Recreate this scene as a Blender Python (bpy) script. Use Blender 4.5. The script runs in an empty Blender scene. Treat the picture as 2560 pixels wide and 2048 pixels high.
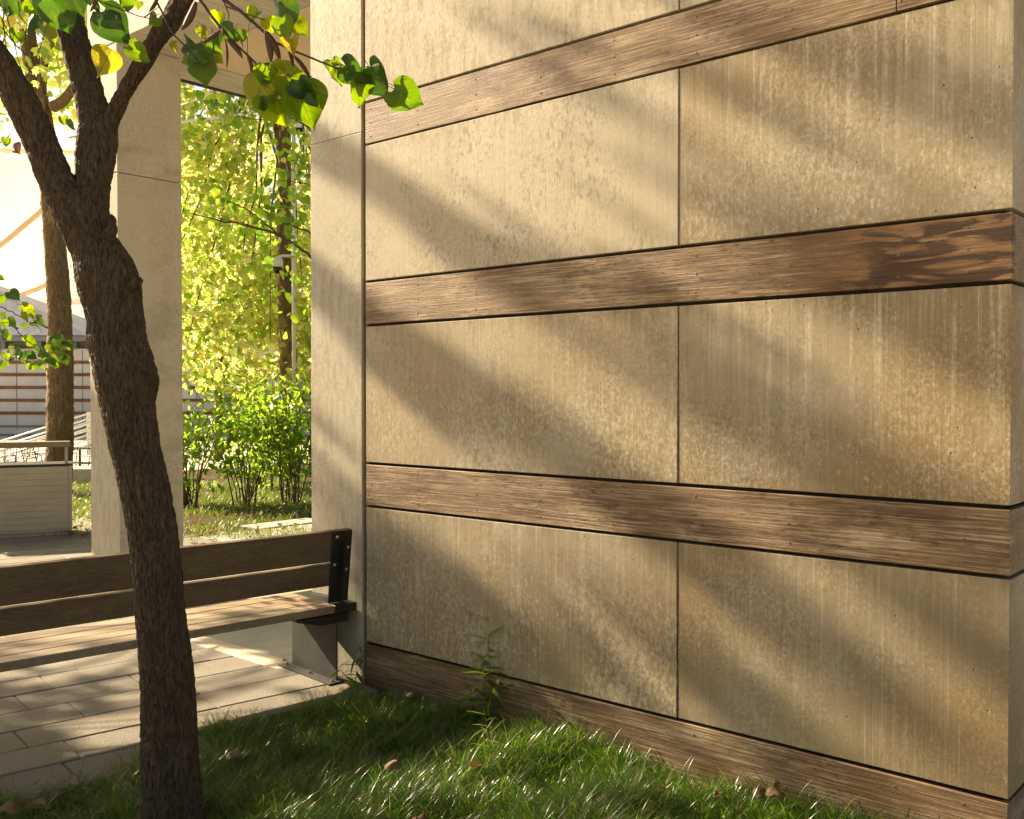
import bpy, bmesh, math, random
import numpy as np
from mathutils import Vector, Matrix

random.seed(7)
RNG = np.random.default_rng(11)
SC = bpy.context.scene
COL = SC.collection
R_ = math.radians

# ------------------------------------------------------------------ camera
FPX, YAW, PITCH, EYE = 2489.0, R_(48.99), R_(0.92), 1.93
cam_d = bpy.data.cameras.new('camera')
cam_d.sensor_width = 36.0
cam_d.lens = 36.0 * FPX / 2560.0
cam_d.clip_end = 2000.0
cam_d.clip_start = 0.05
cam = bpy.data.objects.new('camera', cam_d)
COL.objects.link(cam)
cam.location = (0, 0, EYE)
cam.rotation_euler = (math.pi / 2 - PITCH, 0, -YAW)
SC.camera = cam

# ------------------------------------------------------------------ sky and sun
SUN_AZ, SUN_EL = 10.0, 30.5           # degrees from +Y towards -X, and above the horizon
SUN = Vector((-math.sin(R_(SUN_AZ)) * math.cos(R_(SUN_EL)),
              math.cos(R_(SUN_AZ)) * math.cos(R_(SUN_EL)), math.sin(R_(SUN_EL))))
world = bpy.data.worlds.new('World')
SC.world = world
world.use_nodes = True
wn = world.node_tree
for n in list(wn.nodes):
    wn.nodes.remove(n)
sky = wn.nodes.new('ShaderNodeTexSky')
sky.sky_type = 'NISHITA'
sky.sun_disc = False
sky.sun_elevation = R_(SUN_EL)
sky.sun_rotation = R_(-SUN_AZ)
sky.air_density = 1.0
sky.dust_density = 3.0
sky.ozone_density = 0.6
bgn = wn.nodes.new('ShaderNodeBackground')
bgn.inputs['Strength'].default_value = 0.052
wo = wn.nodes.new('ShaderNodeOutputWorld')
wn.links.new(sky.outputs[0], bgn.inputs[0])
wn.links.new(bgn.outputs[0], wo.inputs[0])

sl = bpy.data.lights.new('sun', 'SUN')
sl.energy = 5.0
sl.angle = R_(0.6)
sl.color = (1.0, 0.89, 0.73)
so = bpy.data.objects.new('sun', sl)
COL.objects.link(so)
so.rotation_euler = SUN.to_track_quat('Z', 'Y').to_euler()
so.location = (0, 0, 20)

vs = SC.view_settings
vs.view_transform = 'Standard'
vs.look = 'None'
vs.gamma = 1.0
vs.exposure = 1.72
vs.use_curve_mapping = False
vs.use_white_balance = True
vs.white_balance_temperature = 8100
vs.white_balance_tint = 10
SC.render.engine = 'CYCLES'
SC.cycles.use_denoising = True
SC.cycles.max_bounces = 8
SC.cycles.transparent_max_bounces = 8
SC.cycles.sample_clamp_indirect = 8.0

# ------------------------------------------------------------------ helpers
FH = np.array([math.sin(YAW), math.cos(YAW), 0.0])
RT = np.array([math.cos(YAW), -math.sin(YAW), 0.0])
ZU = np.array([0, 0, 1.0])
FW = math.cos(PITCH) * FH - math.sin(PITCH) * ZU
UPV = math.cos(PITCH) * ZU + math.sin(PITCH) * FH
EYEV = np.array([0, 0, EYE])


def ray(u, v):
    r = FW + (u - 1280) / FPX * RT + (1024 - v) / FPX * UPV
    return r / (r @ FH)


def at(u, v, t):
    """real position of a thing seen in direction (u, v), t metres ahead"""
    return EYEV + t * ray(u, v)


def at_ground(u, v, z=0.0):
    r = ray(u, v)
    return EYEV + r * ((z - EYE) / r[2])


def tag(o, label=None, cat=None, group=None, kind=None):
    if label: o['label'] = label
    if cat: o['category'] = cat
    if group: o['group'] = group
    if kind: o['kind'] = kind
    return o


def link(o, parent=None):
    COL.objects.link(o)
    if parent is not None:
        o.parent = parent
    return o


def empty(name, loc=(0, 0, 0), rz=0.0):
    o = bpy.data.objects.new(name, None)
    o.empty_display_size = 0.1
    o.location = loc
    o.rotation_euler = (0, 0, rz)
    return link(o)


def mesh_obj(name, verts, faces, mat, parent=None, smooth=False, loc=None):
    me = bpy.data.meshes.new(name)
    me.from_pydata([tuple(v) for v in verts], [], faces)
    me.materials.append(mat)
    if smooth:
        me.polygons.foreach_set('use_smooth', np.ones(len(me.polygons), dtype=bool))
    me.update()
    o = bpy.data.objects.new(name, me)
    if loc is not None:
        o.location = loc
    return link(o, parent)


def fast_mesh(name, V, Fc, mat, parent=None, smooth=False):
    """V (n,3) array; Fc (m,k) int array, k = 3 or 4"""
    V = np.asarray(V, dtype=np.float32)
    Fc = np.asarray(Fc, dtype=np.int32)
    m, k = Fc.shape
    me = bpy.data.meshes.new(name)
    me.vertices.add(len(V))
    me.vertices.foreach_set('co', V.ravel())
    me.loops.add(m * k)
    me.loops.foreach_set('vertex_index', Fc.ravel())
    me.polygons.add(m)
    me.polygons.foreach_set('loop_start', np.arange(0, m * k, k, dtype=np.int32))
    me.polygons.foreach_set('loop_total', np.full(m, k, dtype=np.int32))
    if smooth:
        me.polygons.foreach_set('use_smooth', np.ones(m, dtype=bool))
    me.update(calc_edges=True)
    me.validate()
    me.materials.append(mat)
    o = bpy.data.objects.new(name, me)
    return link(o, parent)


def bm_obj(name, bm, mat, parent=None, smooth=False, loc=None):
    me = bpy.data.meshes.new(name)
    bm.to_mesh(me)
    bm.free()
    me.materials.append(mat)
    if smooth:
        me.polygons.foreach_set('use_smooth', np.ones(len(me.polygons), dtype=bool))
    o = bpy.data.objects.new(name, me)
    if loc is not None:
        o.location = loc
    return link(o, parent)


def prism_bm(bm, foot, z0, z1):
    vs0 = [bm.verts.new((x, y, z0)) for x, y in foot]
    vs1 = [bm.verts.new((x, y, z1)) for x, y in foot]
    n = len(foot)
    bm.faces.new(vs0[::-1])
    bm.faces.new(vs1)
    for i in range(n):
        bm.faces.new((vs0[i], vs0[(i + 1) % n], vs1[(i + 1) % n], vs1[i]))


def box_bm(bm, lo, hi, M=None):
    x0, y0, z0 = lo
    x1, y1, z1 = hi
    c = [(x0, y0, z0), (x1, y0, z0), (x1, y1, z0), (x0, y1, z0),
         (x0, y0, z1), (x1, y0, z1), (x1, y1, z1), (x0, y1, z1)]
    if M is not None:
        c = [M @ Vector(p) for p in c]
    v = [bm.verts.new(p) for p in c]
    for f in ((0, 3, 2, 1), (4, 5, 6, 7), (0, 1, 5, 4), (1, 2, 6, 5), (2, 3, 7, 6), (3, 0, 4, 7)):
        bm.faces.new([v[i] for i in f])


def bevel(bm, w, seg=1):
    bmesh.ops.recalc_face_normals(bm, faces=bm.faces)
    bmesh.ops.bevel(bm, geom=list(bm.edges), offset=w, segments=seg, affect='EDGES', profile=0.5, clamp_overlap=True)


def box(name, lo, hi, mat, parent=None, bev=0.0, M=None, seg=1):
    """box whose origin sits at the middle of its top, so materials know where the top is"""
    org = Vector(((lo[0] + hi[0]) / 2, (lo[1] + hi[1]) / 2, hi[2]))
    bm = bmesh.new()
    box_bm(bm, Vector(lo) - org, Vector(hi) - org)
    if bev:
        bevel(bm, bev, seg)
    else:
        bmesh.ops.recalc_face_normals(bm, faces=bm.faces)
    o = bm_obj(name, bm, mat, parent, loc=org)
    return o


def frame_of(d):
    d = np.asarray(d, float)
    d = d / np.linalg.norm(d)
    a = np.array([0, 0, 1.0]) if abs(d[2]) < 0.95 else np.array([1.0, 0, 0])
    x = np.cross(a, d); x /= np.linalg.norm(x)
    return x, np.cross(d, x)


def tube_arrays(path, radii, seg=8, cap=True):
    P = np.asarray(path, float)
    n = len(P)
    if np.isscalar(radii):
        radii = [radii] * n
    T = np.gradient(P, axis=0)
    V, Fc = [], []
    x, y = frame_of(T[0])
    ang = np.linspace(0, 2 * math.pi, seg, endpoint=False)
    for i in range(n):
        t = T[i] / (np.linalg.norm(T[i]) + 1e-9)
        x = x - t * (x @ t); x /= np.linalg.norm(x)
        y = np.cross(t, x)
        V.append(P[i] + radii[i] * (np.cos(ang)[:, None] * x + np.sin(ang)[:, None] * y))
    V = np.concatenate(V)
    for i in range(n - 1):
        for k in range(seg):
            a, b = i * seg + k, i * seg + (k + 1) % seg
            Fc.append((a, b, b + seg, a + seg))
    if cap:
        Fc.append(tuple(range(seg))[::-1])
        Fc.append(tuple(range((n - 1) * seg, n * seg)))
    return V, Fc


def tube(name, path, radii, mat, parent=None, seg=8, smooth=True):
    V, Fc = tube_arrays(path, radii, seg)
    return mesh_obj(name, V, Fc, mat, parent, smooth)


def tubes(name, specs, mat, parent=None, seg=6, smooth=True):
    VV, FF, b = [], [], 0
    for path, rad in specs:
        V, Fc = tube_arrays(path, rad, seg)
        VV.append(V); FF += [tuple(i + b for i in f) for f in Fc]
        b += len(V)
    return mesh_obj(name, np.concatenate(VV), FF, mat, parent, smooth)


def lathe_bm(bm, prof, seg=16, M=None):
    rings = []
    for r, z in prof:
        ring = []
        for k in range(seg):
            a = 2 * math.pi * k / seg
            p = Vector((r * math.cos(a), r * math.sin(a), z))
            ring.append(bm.verts.new(M @ p if M is not None else p))
        rings.append(ring)
    for i in range(len(rings) - 1):
        for k in range(seg):
            bm.faces.new((rings[i][k], rings[i][(k + 1) % seg], rings[i + 1][(k + 1) % seg], rings[i + 1][k]))
    bm.faces.new(rings[0][::-1])
    bm.faces.new(rings[-1])


def hashn(ix, iy, iz, s=0):
    h = (ix.astype(np.int64) * 374761393 + iy.astype(np.int64) * 668265263 + iz.astype(np.int64) * 2147483647 + s * 974711) & 0x7fffffff
    h = ((h ^ (h >> 13)) * 1274126177) & 0x7fffffff
    return ((h ^ (h >> 16)) & 0xffff) / 65535.0


def vnoise(p, s=0):
    p = np.asarray(p, float)
    i = np.floor(p).astype(np.int64)
    f = p - i
    f = f * f * (3 - 2 * f)
    r = 0
    for dx in (0, 1):
        for dy in (0, 1):
            for dz in (0, 1):
                w = (f[..., 0] if dx else 1 - f[..., 0]) * (f[..., 1] if dy else 1 - f[..., 1]) * (f[..., 2] if dz else 1 - f[..., 2])
                r = r + w * hashn(i[..., 0] + dx, i[..., 1] + dy, i[..., 2] + dz, s)
    return r


# ------------------------------------------------------------------ material kit
class Mat:
    def __init__(self, name):
        self.m = bpy.data.materials.new(name)
        self.m.use_nodes = True
        self.t = self.m.node_tree
        for n in list(self.t.nodes):
            self.t.nodes.remove(n)
        self.out = self.t.nodes.new('ShaderNodeOutputMaterial')
        self._pos = None

    def n(self, typ, **kw):
        nd = self.t.nodes.new(typ)
        for k, v in kw.items():
            setattr(nd, k, v)
        return nd

    def put(self, sock, val):
        if val is None:
            return
        if isinstance(val, bpy.types.NodeSocket):
            self.t.links.new(val, sock)
        elif isinstance(val, (tuple, list)) and sock.type == 'RGBA' and len(val) == 3:
            sock.default_value = (*val, 1)
        else:
            sock.default_value = val

    def pos(self):
        return self.n('ShaderNodeNewGeometry').outputs['Position']

    def obj(self):
        return self.n('ShaderNodeTexCoord').outputs['Object']

    def mapping(self, vec, scale=(1, 1, 1), loc=(0, 0, 0), rot=(0, 0, 0)):
        nd = self.n('ShaderNodeMapping')
        self.put(nd.inputs['Vector'], vec)
        nd.inputs['Scale'].default_value = scale
        nd.inputs['Location'].default_value = loc
        nd.inputs['Rotation'].default_value = rot
        return nd.outputs[0]

    def noise(self, vec, scale=1.0, detail=4, rough=0.55, dist=0.0):
        nd = self.n('ShaderNodeTexNoise')
        self.put(nd.inputs['Vector'], vec)
        nd.inputs['Scale'].default_value = scale
        nd.inputs['Detail'].default_value = detail
        nd.inputs['Roughness'].default_value = rough
        nd.inputs['Distortion'].default_value = dist
        return nd.outputs[0]

    def voro(self, vec, scale=1.0, feature='F1', out='Distance'):
        nd = self.n('ShaderNodeTexVoronoi', feature=feature)
        self.put(nd.inputs['Vector'], vec)
        nd.inputs['Scale'].default_value = scale
        return nd.outputs[out]

    def ramp(self, fac, lo, hi, a=0.0, b=1.0, smooth=True):
        nd = self.n('ShaderNodeMapRange', interpolation_type='SMOOTHSTEP' if smooth else 'LINEAR')
        self.put(nd.inputs[0], fac)
        for i, v in zip((1, 2, 3, 4), (lo, hi, a, b)):
            self.put(nd.inputs[i], v)
        return nd.outputs[0]

    def math(self, op, a, b=None, c=None):
        nd = self.n('ShaderNodeMath', operation=op)
        for i, v in enumerate((a, b, c)):
            if v is not None:
                self.put(nd.inputs[i], v)
        return nd.outputs[0]

    def mul(self, *a):
        r = a[0]
        for x in a[1:]:
            r = self.math('MULTIPLY', r, x)
        return r

    def mix(self, fac, a, b, mode='MIX'):
        nd = self.n('ShaderNodeMix', data_type='RGBA', blend_type=mode)
        self.put(nd.inputs[0], fac)
        self.put(nd.inputs[6], a)
        self.put(nd.inputs[7], b)
        return nd.outputs[2]

    def sep(self, vec):
        nd = self.n('ShaderNodeSeparateXYZ')
        self.put(nd.inputs[0], vec)
        return nd.outputs

    def prop(self, name):
        nd = self.n('ShaderNodeAttribute', attribute_type='OBJECT', attribute_name=name)
        return nd.outputs['Fac']

    def orand(self):
        return self.n('ShaderNodeObjectInfo').outputs['Random']

    def island(self):
        return self.n('ShaderNodeNewGeometry').outputs['Random Per Island']

    def bump(self, h, strength=0.3, dist=0.01, normal=None):
        nd = self.n('ShaderNodeBump')
        nd.inputs['Strength'].default_value = strength
        nd.inputs['Distance'].default_value = dist
        self.put(nd.inputs['Height'], h)
        if normal is not None:
            self.put(nd.inputs['Normal'], normal)
        return nd.outputs[0]

    def bsdf(self, col, rough=0.7, normal=None, spec=0.4, metal=0.0, connect=True):
        nd = self.n('ShaderNodeBsdfPrincipled')
        self.put(nd.inputs['Base Color'], col)
        self.put(nd.inputs['Roughness'], rough)
        nd.inputs['Specular IOR Level'].default_value = spec
        nd.inputs['Metallic'].default_value = metal
        if normal is not None:
            self.put(nd.inputs['Normal'], normal)
        if connect:
            self.t.links.new(nd.outputs[0], self.out.inputs[0])
        return nd.outputs[0]

    def leafy(self, col, tcol, fac=0.45, rough=0.45, normal=None, spec=0.4):
        p = self.bsdf(col, rough, normal, spec, connect=False)
        tr = self.n('ShaderNodeBsdfTranslucent')
        self.put(tr.inputs[0], tcol)
        mx = self.n('ShaderNodeMixShader')
        self.put(mx.inputs[0], fac)
        self.t.links.new(p, mx.inputs[1])
        self.t.links.new(tr.outputs[0], mx.inputs[2])
        self.t.links.new(mx.outputs[0], self.out.inputs[0])


def plain(name, col, rough=0.6, metal=0.0, spec=0.4, vary=0.12, scale=6.0, bump=0.0):
    k = Mat(name)
    n = k.noise(k.pos(), scale, 5)
    c = k.mix(k.ramp(n, 0.3, 0.7), tuple(x * (1 - vary) for x in col), tuple(min(1, x * (1 + vary)) for x in col))
    nb = k.bump(k.noise(k.pos(), scale * 12, 4), bump, 0.004) if bump else None
    k.bsdf(c, k.ramp(k.noise(k.pos(), scale * 3, 3), 0.2, 0.8, rough - 0.08, rough + 0.08), nb, spec, metal)
    return k.m


def concrete_mat(name, light, dark, amber):
    k = Mat(name)
    P, O = k.pos(), k.obj()
    zloc = k.sep(O)[2]
    base = k.mix(k.mul(k.ramp(k.noise(P, 1.1, 5, 0.6), 0.7, 0.3), k.ramp(k.prop('amber'), 0, 1, 0.3, 1.0, False)), light, dark)
    base = k.mix(k.mul(k.prop('amber'), k.ramp(k.noise(k.mapping(P, loc=(1, 7, 2)), 2.2, 5, 0.6), 0.3, 0.7, 0.25, 0.8, False)), base, tuple(c * 0.70 for c in dark))
    base = k.mix(k.mul(k.ramp(k.noise(k.mapping(P, loc=(3, 1, 5)), 0.9, 4), 0.36, 0.66), k.prop('amber'), 0.85), base, amber)
    # long vertical rain streaks, strongest under the top edge
    st = k.noise(k.mapping(P, (1, 9, 0.35)), 2.2, 5, 0.6)
    st2 = k.noise(k.mapping(P, (1, 26, 0.5), loc=(2, 2, 0)), 2.0, 3, 0.6)
    reach = k.ramp(k.math('ADD', zloc, k.mul(k.noise(k.mapping(P, (1, 6, 0.01)), 2.5, 2), 0.75)), -0.65, 0.35)
    sm = k.mul(k.ramp(k.math('ADD', k.mul(st, 0.6), k.mul(st2, 0.4)), 0.5, 0.62), reach, k.prop('streak'))
    brk = k.ramp(k.noise(k.mapping(P, (1, 1, 0.5), loc=(6, 1, 1)), 24, 6, 0.7), 0.38, 0.6, 0.25, 1.0)
    base = k.mix(k.mul(sm, 0.8, brk), base, tuple(min(1, c * 1.12) for c in light))
    dsm = k.mul(k.ramp(k.noise(k.mapping(P, (1, 13, 0.4), loc=(0, 7, 0)), 2.4, 4), 0.52, 0.66), reach, k.prop('streak'))
    base = k.mix(k.mul(dsm, 0.6, brk), base, tuple(c * 0.62 for c in dark))
    # mottled lime bloom: pale crumbly patches over a brown ground
    big = k.noise(k.mapping(P, (1, 1, 0.7), loc=(5, 5, 5)), 1.7, 3)
    fine = k.noise(k.mapping(P, (1, 1, 0.6)), 46, 7, 0.7, 0.2)
    edge = k.math('SUBTRACT', 0.66, k.mul(k.prop('bloom'), k.ramp(big, 0.3, 0.7, 0.05, 0.28, False)))
    bl = k.ramp(k.math('SUBTRACT', fine, edge), -0.02, 0.08)
    low = k.ramp(k.math('ADD', zloc, k.mul(k.math('SUBTRACT', big, 0.5), 1.6)), -0.15, -0.55, 0.25, 1.0)
    base = k.mix(k.mul(bl, 0.5, k.ramp(k.prop('bloom'), 0, 0.6), low), base, tuple(min(1, c * 1.18) for c in light))
    brown = k.mul(k.ramp(k.noise(k.mapping(P, (1, 1, 0.7), loc=(9, 2, 2)), 26, 6, 0.62, 0.2), 0.5, 0.6), k.ramp(big, 0.38, 0.6), k.prop('bloom'), low)
    base = k.mix(k.mul(brown, 0.75), base, tuple(c * 0.8 for c in amber))
    # grey blotchy specks
    sp = k.noise(k.mapping(P, (1, 1, 0.6), loc=(1, 8, 3)), 50, 4, 0.5)
    cl = k.ramp(k.noise(k.mapping(P, loc=(4, 4, 4)), 2.4, 3), 0.38, 0.62)
    base = k.mix(k.mul(k.ramp(sp, 0.54, 0.61), cl, k.prop('speck'), 0.75), base, tuple(c * 0.45 for c in light))
    # hairline rain streaks everywhere
    hs = k.noise(k.mapping(P, (1, 60, 0.9), loc=(3, 3, 3)), 1.6, 5, 0.7)
    hm = k.ramp(k.noise(k.mapping(P, (1, 3, 1), loc=(1, 1, 6)), 1.6, 4), 0.35, 0.65, 0.2, 1.0)
    base = k.mix(k.mul(k.ramp(hs, 0.5, 0.66), hm, 0.42), base, tuple(c * 0.62 for c in dark))
    base = k.mix(k.mul(k.ramp(hs, 0.47, 0.34), hm, 0.4), base, tuple(min(1, c * 1.08) for c in light))
    # dirt: fine dark mottling, gathered in drifting patches
    mo = k.noise(k.mapping(P, (1, 1, 0.8), loc=(2, 3, 9)), 60, 6, 0.74, 0.3)
    md = k.ramp(k.noise(k.mapping(P, loc=(8, 3, 1)), 1.9, 5, 0.65), 0.36, 0.66, 0.15, 1.0)
    base = k.mix(k.mul(k.ramp(mo, 0.46, 0.66), md, k.ramp(k.prop('amber'), 0, 1, 0.4, 0.9, False)), base, tuple(c * 0.58 for c in dark))
    base = k.mix(k.mul(k.ramp(mo, 0.5, 0.34), md, 0.45), base, tuple(min(1, c * 1.1) for c in light))
    # soiling that gathers under the top edge and along the bottom
    eg = k.math('ADD', k.ramp(zloc, -0.10, 0.0), k.ramp(k.math('ADD', zloc, k.mul(big, 0.12)), -0.74, -0.86))
    base = k.mix(k.mul(eg, k.ramp(k.noise(k.mapping(P, (1, 7, 2)), 3, 4), 0.45, 0.65), 0.35), base, tuple(c * 0.5 for c in dark))
    # fine grain and pits
    g = k.noise(P, 150, 3, 0.6)
    base = k.mix(k.ramp(g, 0.3, 0.75, 0.0, 0.22, False), base, tuple(c * 0.55 for c in dark))
    v = k.voro(P, 13)
    pit = k.mul(k.ramp(v, 0.04, 0.075, 1, 0), k.ramp(k.noise(P, 2.6, 2), 0.44, 0.48))
    base = k.mix(k.mul(pit, 0.85), base, (0.035, 0.028, 0.02))
    h = k.math('SUBTRACT', k.math('ADD', k.mul(g, 0.12), k.math('ADD', k.mul(fine, 0.25), k.mul(k.noise(P, 3.0, 3), 0.9))), k.mul(pit, 1.5))
    k.bsdf(base, k.ramp(fine, 0.3, 0.7, 0.62, 0.82), k.bump(k.math('ADD', h, k.mul(mo, 0.3)), 0.42, 0.006), 0.35)
    return k.m


def timber_mat(name, a, b, c, along='Y', speck=1.0):
    k = Mat(name)
    P, O = k.pos(), k.obj()
    s = {'Y': (70, 1.7, 70), 'X': (1.7, 70, 70)}[along]
    s2 = {'Y': (9, 1.1, 9), 'X': (1.1, 9, 9)}[along]
    s3 = {'Y': (170, 34, 170), 'X': (34, 170, 170)}[along]
    warp = k.noise(k.mapping(P, tuple(x * 0.3 for x in s2)), 1.0, 3)
    g1 = k.noise(k.mapping(P, s), 1.5, 6, 0.65, 0.4)
    g2 = k.noise(k.mapping(P, s2, loc=(3, 3, 3)), 1.0, 5, 0.6, 0.6)
    col = k.mix(k.ramp(g2, 0.3, 0.7), a, b)
    col = k.mix(k.mul(k.ramp(g1, 0.42, 0.7), 0.75), col, c)
    col = k.mix(k.mul(k.ramp(k.noise(P, 1.3, 4), 0.5, 0.7), 0.55), col, tuple(x * 1.0 for x in (a[0] * 1.15, a[1] * 0.92, a[2] * 0.75)))
    # bleached and greyed patches, hairline dark grain
    bp = k.mul(k.ramp(k.noise(k.mapping(P, (1.6, 2.2, 6) if along == 'Y' else (1.6, 6, 6), loc=(4, 9, 1)), 1.2, 5, 0.62), 0.48, 0.68), k.ramp(g1, 0.34, 0.6))
    col = k.mix(k.mul(bp, 0.85), col, c)
    hl = k.noise(k.mapping(P, tuple(x * (3.2 if x > 2 else 1.0) for x in s), loc=(5, 1, 1)), 1.6, 4, 0.6, 0.2)
    col = k.mix(k.mul(k.ramp(hl, 0.5, 0.62), 0.5), col, tuple(x * 0.45 for x in a))
    dp = k.ramp(k.noise(k.mapping(P, (2, 1.0, 5) if along == 'Y' else (1, 3, 5), loc=(7, 4, 3)), 1.7, 6, 0.68, 0.5), 0.52, 0.64)
    col = k.mix(k.mul(dp, 0.36 * speck), col, tuple(x * 0.42 for x in a))
    # mildew flecks along the grain
    sp = k.noise(k.mapping(P, s3, loc=(1, 5, 2)), 0.55, 4, 0.55)
    cl = k.ramp(k.noise(k.mapping(P, loc=(2, 2, 7)), 2.0, 4, 0.6), 0.36, 0.62)
    col = k.mix(k.mul(k.ramp(sp, 0.53, 0.70), cl, 0.8 * speck), col, tuple(x * 0.28 for x in a))
    # dark heartwood flames where the board shows them
    yl = k.sep(O)[1 if along == 'Y' else 0]
    fl = k.noise(k.mapping(O, (1, 2.0, 9.0), loc=(2.2, 0.4, 1)), 1.3, 4, 0.5, 1.8)
    fm = k.mul(k.ramp(fl, 0.41, 0.53), k.prop('flame'), k.ramp(k.math('ADD', yl, k.mul(k.noise(k.mapping(O, (1, 2, 9)), 1.0, 3), 0.9)), -0.7, -1.05))
    warm = k.mul(k.prop('flame'), k.ramp(yl, -0.9, -1.5))
    col = k.mix(k.mul(warm, 0.45), col, (0.30, 0.145, 0.055))
    col = k.mix(k.mul(fm, 0.95, k.ramp(g1, 0.25, 0.6, 0.6, 1.0)), col, (0.05, 0.026, 0.015))
    ridge = k.noise(k.mapping(P, tuple(x * 2 for x in s)), 1.4, 4, 0.7)
    h = k.math('ADD', k.mul(g1, 0.6), k.math('ADD', k.mul(ridge, 0.6), k.mul(k.noise(P, 90, 3), 0.25)))
    k.bsdf(col, k.ramp(g1, 0.3, 0.7, 0.5, 0.72), k.bump(h, 0.7, 0.005), 0.35)
    return k.m


def bark_mat(name, dark, mid, pale, scale=1.0, flake=0.0, flakecol=(0.4, 0.34, 0.22)):
    k = Mat(name)
    P = k.pos()
    n1 = k.noise(k.mapping(P, (34 * scale, 34 * scale, 9 * scale)), 1.0, 7, 0.65, 0.5)
    n2 = k.noise(P, 7 * scale, 5)
    col = k.mix(k.ramp(n1, 0.3, 0.68, 0.05, 1.0), dark, mid)
    col = k.mix(k.mul(k.ramp(n2, 0.55, 0.7), k.ramp(n1, 0.45, 0.65), 0.7), col, pale)
    lich = k.mul(k.ramp(k.noise(P, 26 * scale, 5, 0.6), 0.66, 0.72), 0.5)
    col = k.mix(lich, col, tuple(x * 1.35 for x in pale))
    if flake:
        fk = k.ramp(k.noise(k.mapping(P, (1, 1, 0.4)), 3.2 * scale, 5, 0.6), 0.56, 0.6)
        col = k.mix(k.mul(fk, flake), col, flakecol)
    h = k.math('ADD', n1, k.mul(k.noise(P, 120 * scale, 3), 0.3))
    k.bsdf(col, 0.85, k.bump(h, 0.9, 0.012), 0.2)
    return k.m


def leaf_mat(name, cols, tcols, fac=0.5, rough=0.42, per='island', spots=0.0, veins=False, spec=0.45):
    k = Mat(name)
    r = k.island() if per == 'island' else k.orand()
    cr = k.n('ShaderNodeValToRGB')
    tr = k.n('ShaderNodeValToRGB')
    for nd, cs in ((cr, cols), (tr, tcols)):
        el = nd.color_ramp.elements
        while len(el) < len(cs):
            el.new(0.5)
        for i, (p, c) in enumerate(cs):
            el[i].position = p
            el[i].color = (*c, 1)
        k.put(nd.inputs[0], r)
    col, tc = cr.outputs[0], tr.outputs[0]
    nrm = None
    if spots or veins:
        O = k.obj()
        if spots:
            sp = k.ramp(k.noise(O, 18, 4), 0.64, 0.7)
            col = k.mix(k.mul(sp, spots), col, (0.16, 0.09, 0.02))
            tc = k.mix(k.mul(sp, spots), tc, (0.3, 0.15, 0.02))
            pat = k.ramp(k.noise(O, 3.0, 3), 0.5, 0.75, 0, 0.35)
            tc = k.mix(pat, tc, (0.46, 0.42, 0.02))
        if veins:
            sx = k.sep(O)
            ax = k.math('ABSOLUTE', sx[0])
            w = k.math('SUBTRACT', k.mul(sx[1], 1.0), k.mul(ax, 1.15))
            wv = k.math('ABSOLUTE', k.math('SUBTRACT', k.math('FRACT', k.mul(w, 5.0)), 0.5))
            vein = k.math('MAXIMUM', k.ramp(wv, 0.0, 0.09, 1, 0), k.ramp(ax, 0.0, 0.03, 1, 0))
            tc = k.mix(k.mul(vein, 0.7), tc, (0.07, 0.10, 0.01))
            col = k.mix(k.mul(vein, 0.3), col, (0.14, 0.19, 0.05))
            nrm = k.bump(k.math('SUBTRACT', k.noise(O, 9, 3), k.mul(vein, 0.3)), 0.25, 0.02)
    k.leafy(col, tc, fac, rough, nrm, spec)
    return k.m


M = {}
M['concrete'] = concrete_mat('board_formed_concrete', (0.57, 0.51, 0.39), (0.335, 0.268, 0.155), (0.32, 0.212, 0.095))
M['pale_concrete'] = concrete_mat('pale_concrete', (0.55, 0.515, 0.41), (0.43, 0.39, 0.285), (0.37, 0.29, 0.16))
M['soffit'] = plain('cream_soffit', (0.60, 0.47, 0.31), 0.8, vary=0.05, scale=1.5)
M['joint'] = plain('dark_joint', (0.035, 0.027, 0.018), 0.9, vary=0.3)
M['sealant'] = plain('brown_sealant', (0.13, 0.095, 0.055), 0.7, vary=0.25, scale=20)
M['timber'] = timber_mat('weathered_cladding', (0.118, 0.064, 0.029), (0.235, 0.142, 0.070), (0.54, 0.41, 0.265))
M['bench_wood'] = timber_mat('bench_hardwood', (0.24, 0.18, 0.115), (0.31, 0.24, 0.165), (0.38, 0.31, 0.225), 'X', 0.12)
M['back_wood'] = timber_mat('shaded_back_hardwood', (0.115, 0.075, 0.042), (0.165, 0.112, 0.066), (0.21, 0.15, 0.092), 'X', 0.08)  # darker brown than the seat: shade of the unlit back is in the colour
M['screw'] = plain('dull_screw_steel', (0.16, 0.13, 0.09), 0.55, 0.5)
M['black_steel'] = plain('black_painted_steel', (0.018, 0.016, 0.013), 0.45, 0.0, 0.5, 0.3, 8, 0.1)
M['grey_steel'] = plain('grey_coated_steel', (0.055, 0.055, 0.052), 0.65, 0.0, 0.08, 0.15, 5, 0.05)
M['bolt'] = plain('stainless_bolt', (0.55, 0.52, 0.44), 0.3, 0.9)
M['beige_metal'] = plain('beige_powder_coat', (0.38, 0.335, 0.26), 0.5, 0.0, 0.4, 0.06, 3)
M['brown_metal'] = plain('brown_rail_metal', (0.20, 0.155, 0.10), 0.45, 0.2, 0.4, 0.1, 3)
M['white_paint'] = plain('white_painted_steel', (0.8, 0.78, 0.74), 0.45, vary=0.05)
M['black_wire'] = plain('dark_wire', (0.02, 0.02, 0.02), 0.45)
M['far_concrete'] = plain('far_grey_concrete', (0.62, 0.62, 0.62), 0.75, vary=0.1, scale=0.6)
M['far_shade'] = plain('far_recess_panel', (0.24, 0.22, 0.19), 0.75, vary=0.1, scale=0.6)
M['far_timber'] = plain('far_red_timber', (0.22, 0.085, 0.045), 0.65, vary=0.3, scale=3)
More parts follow.
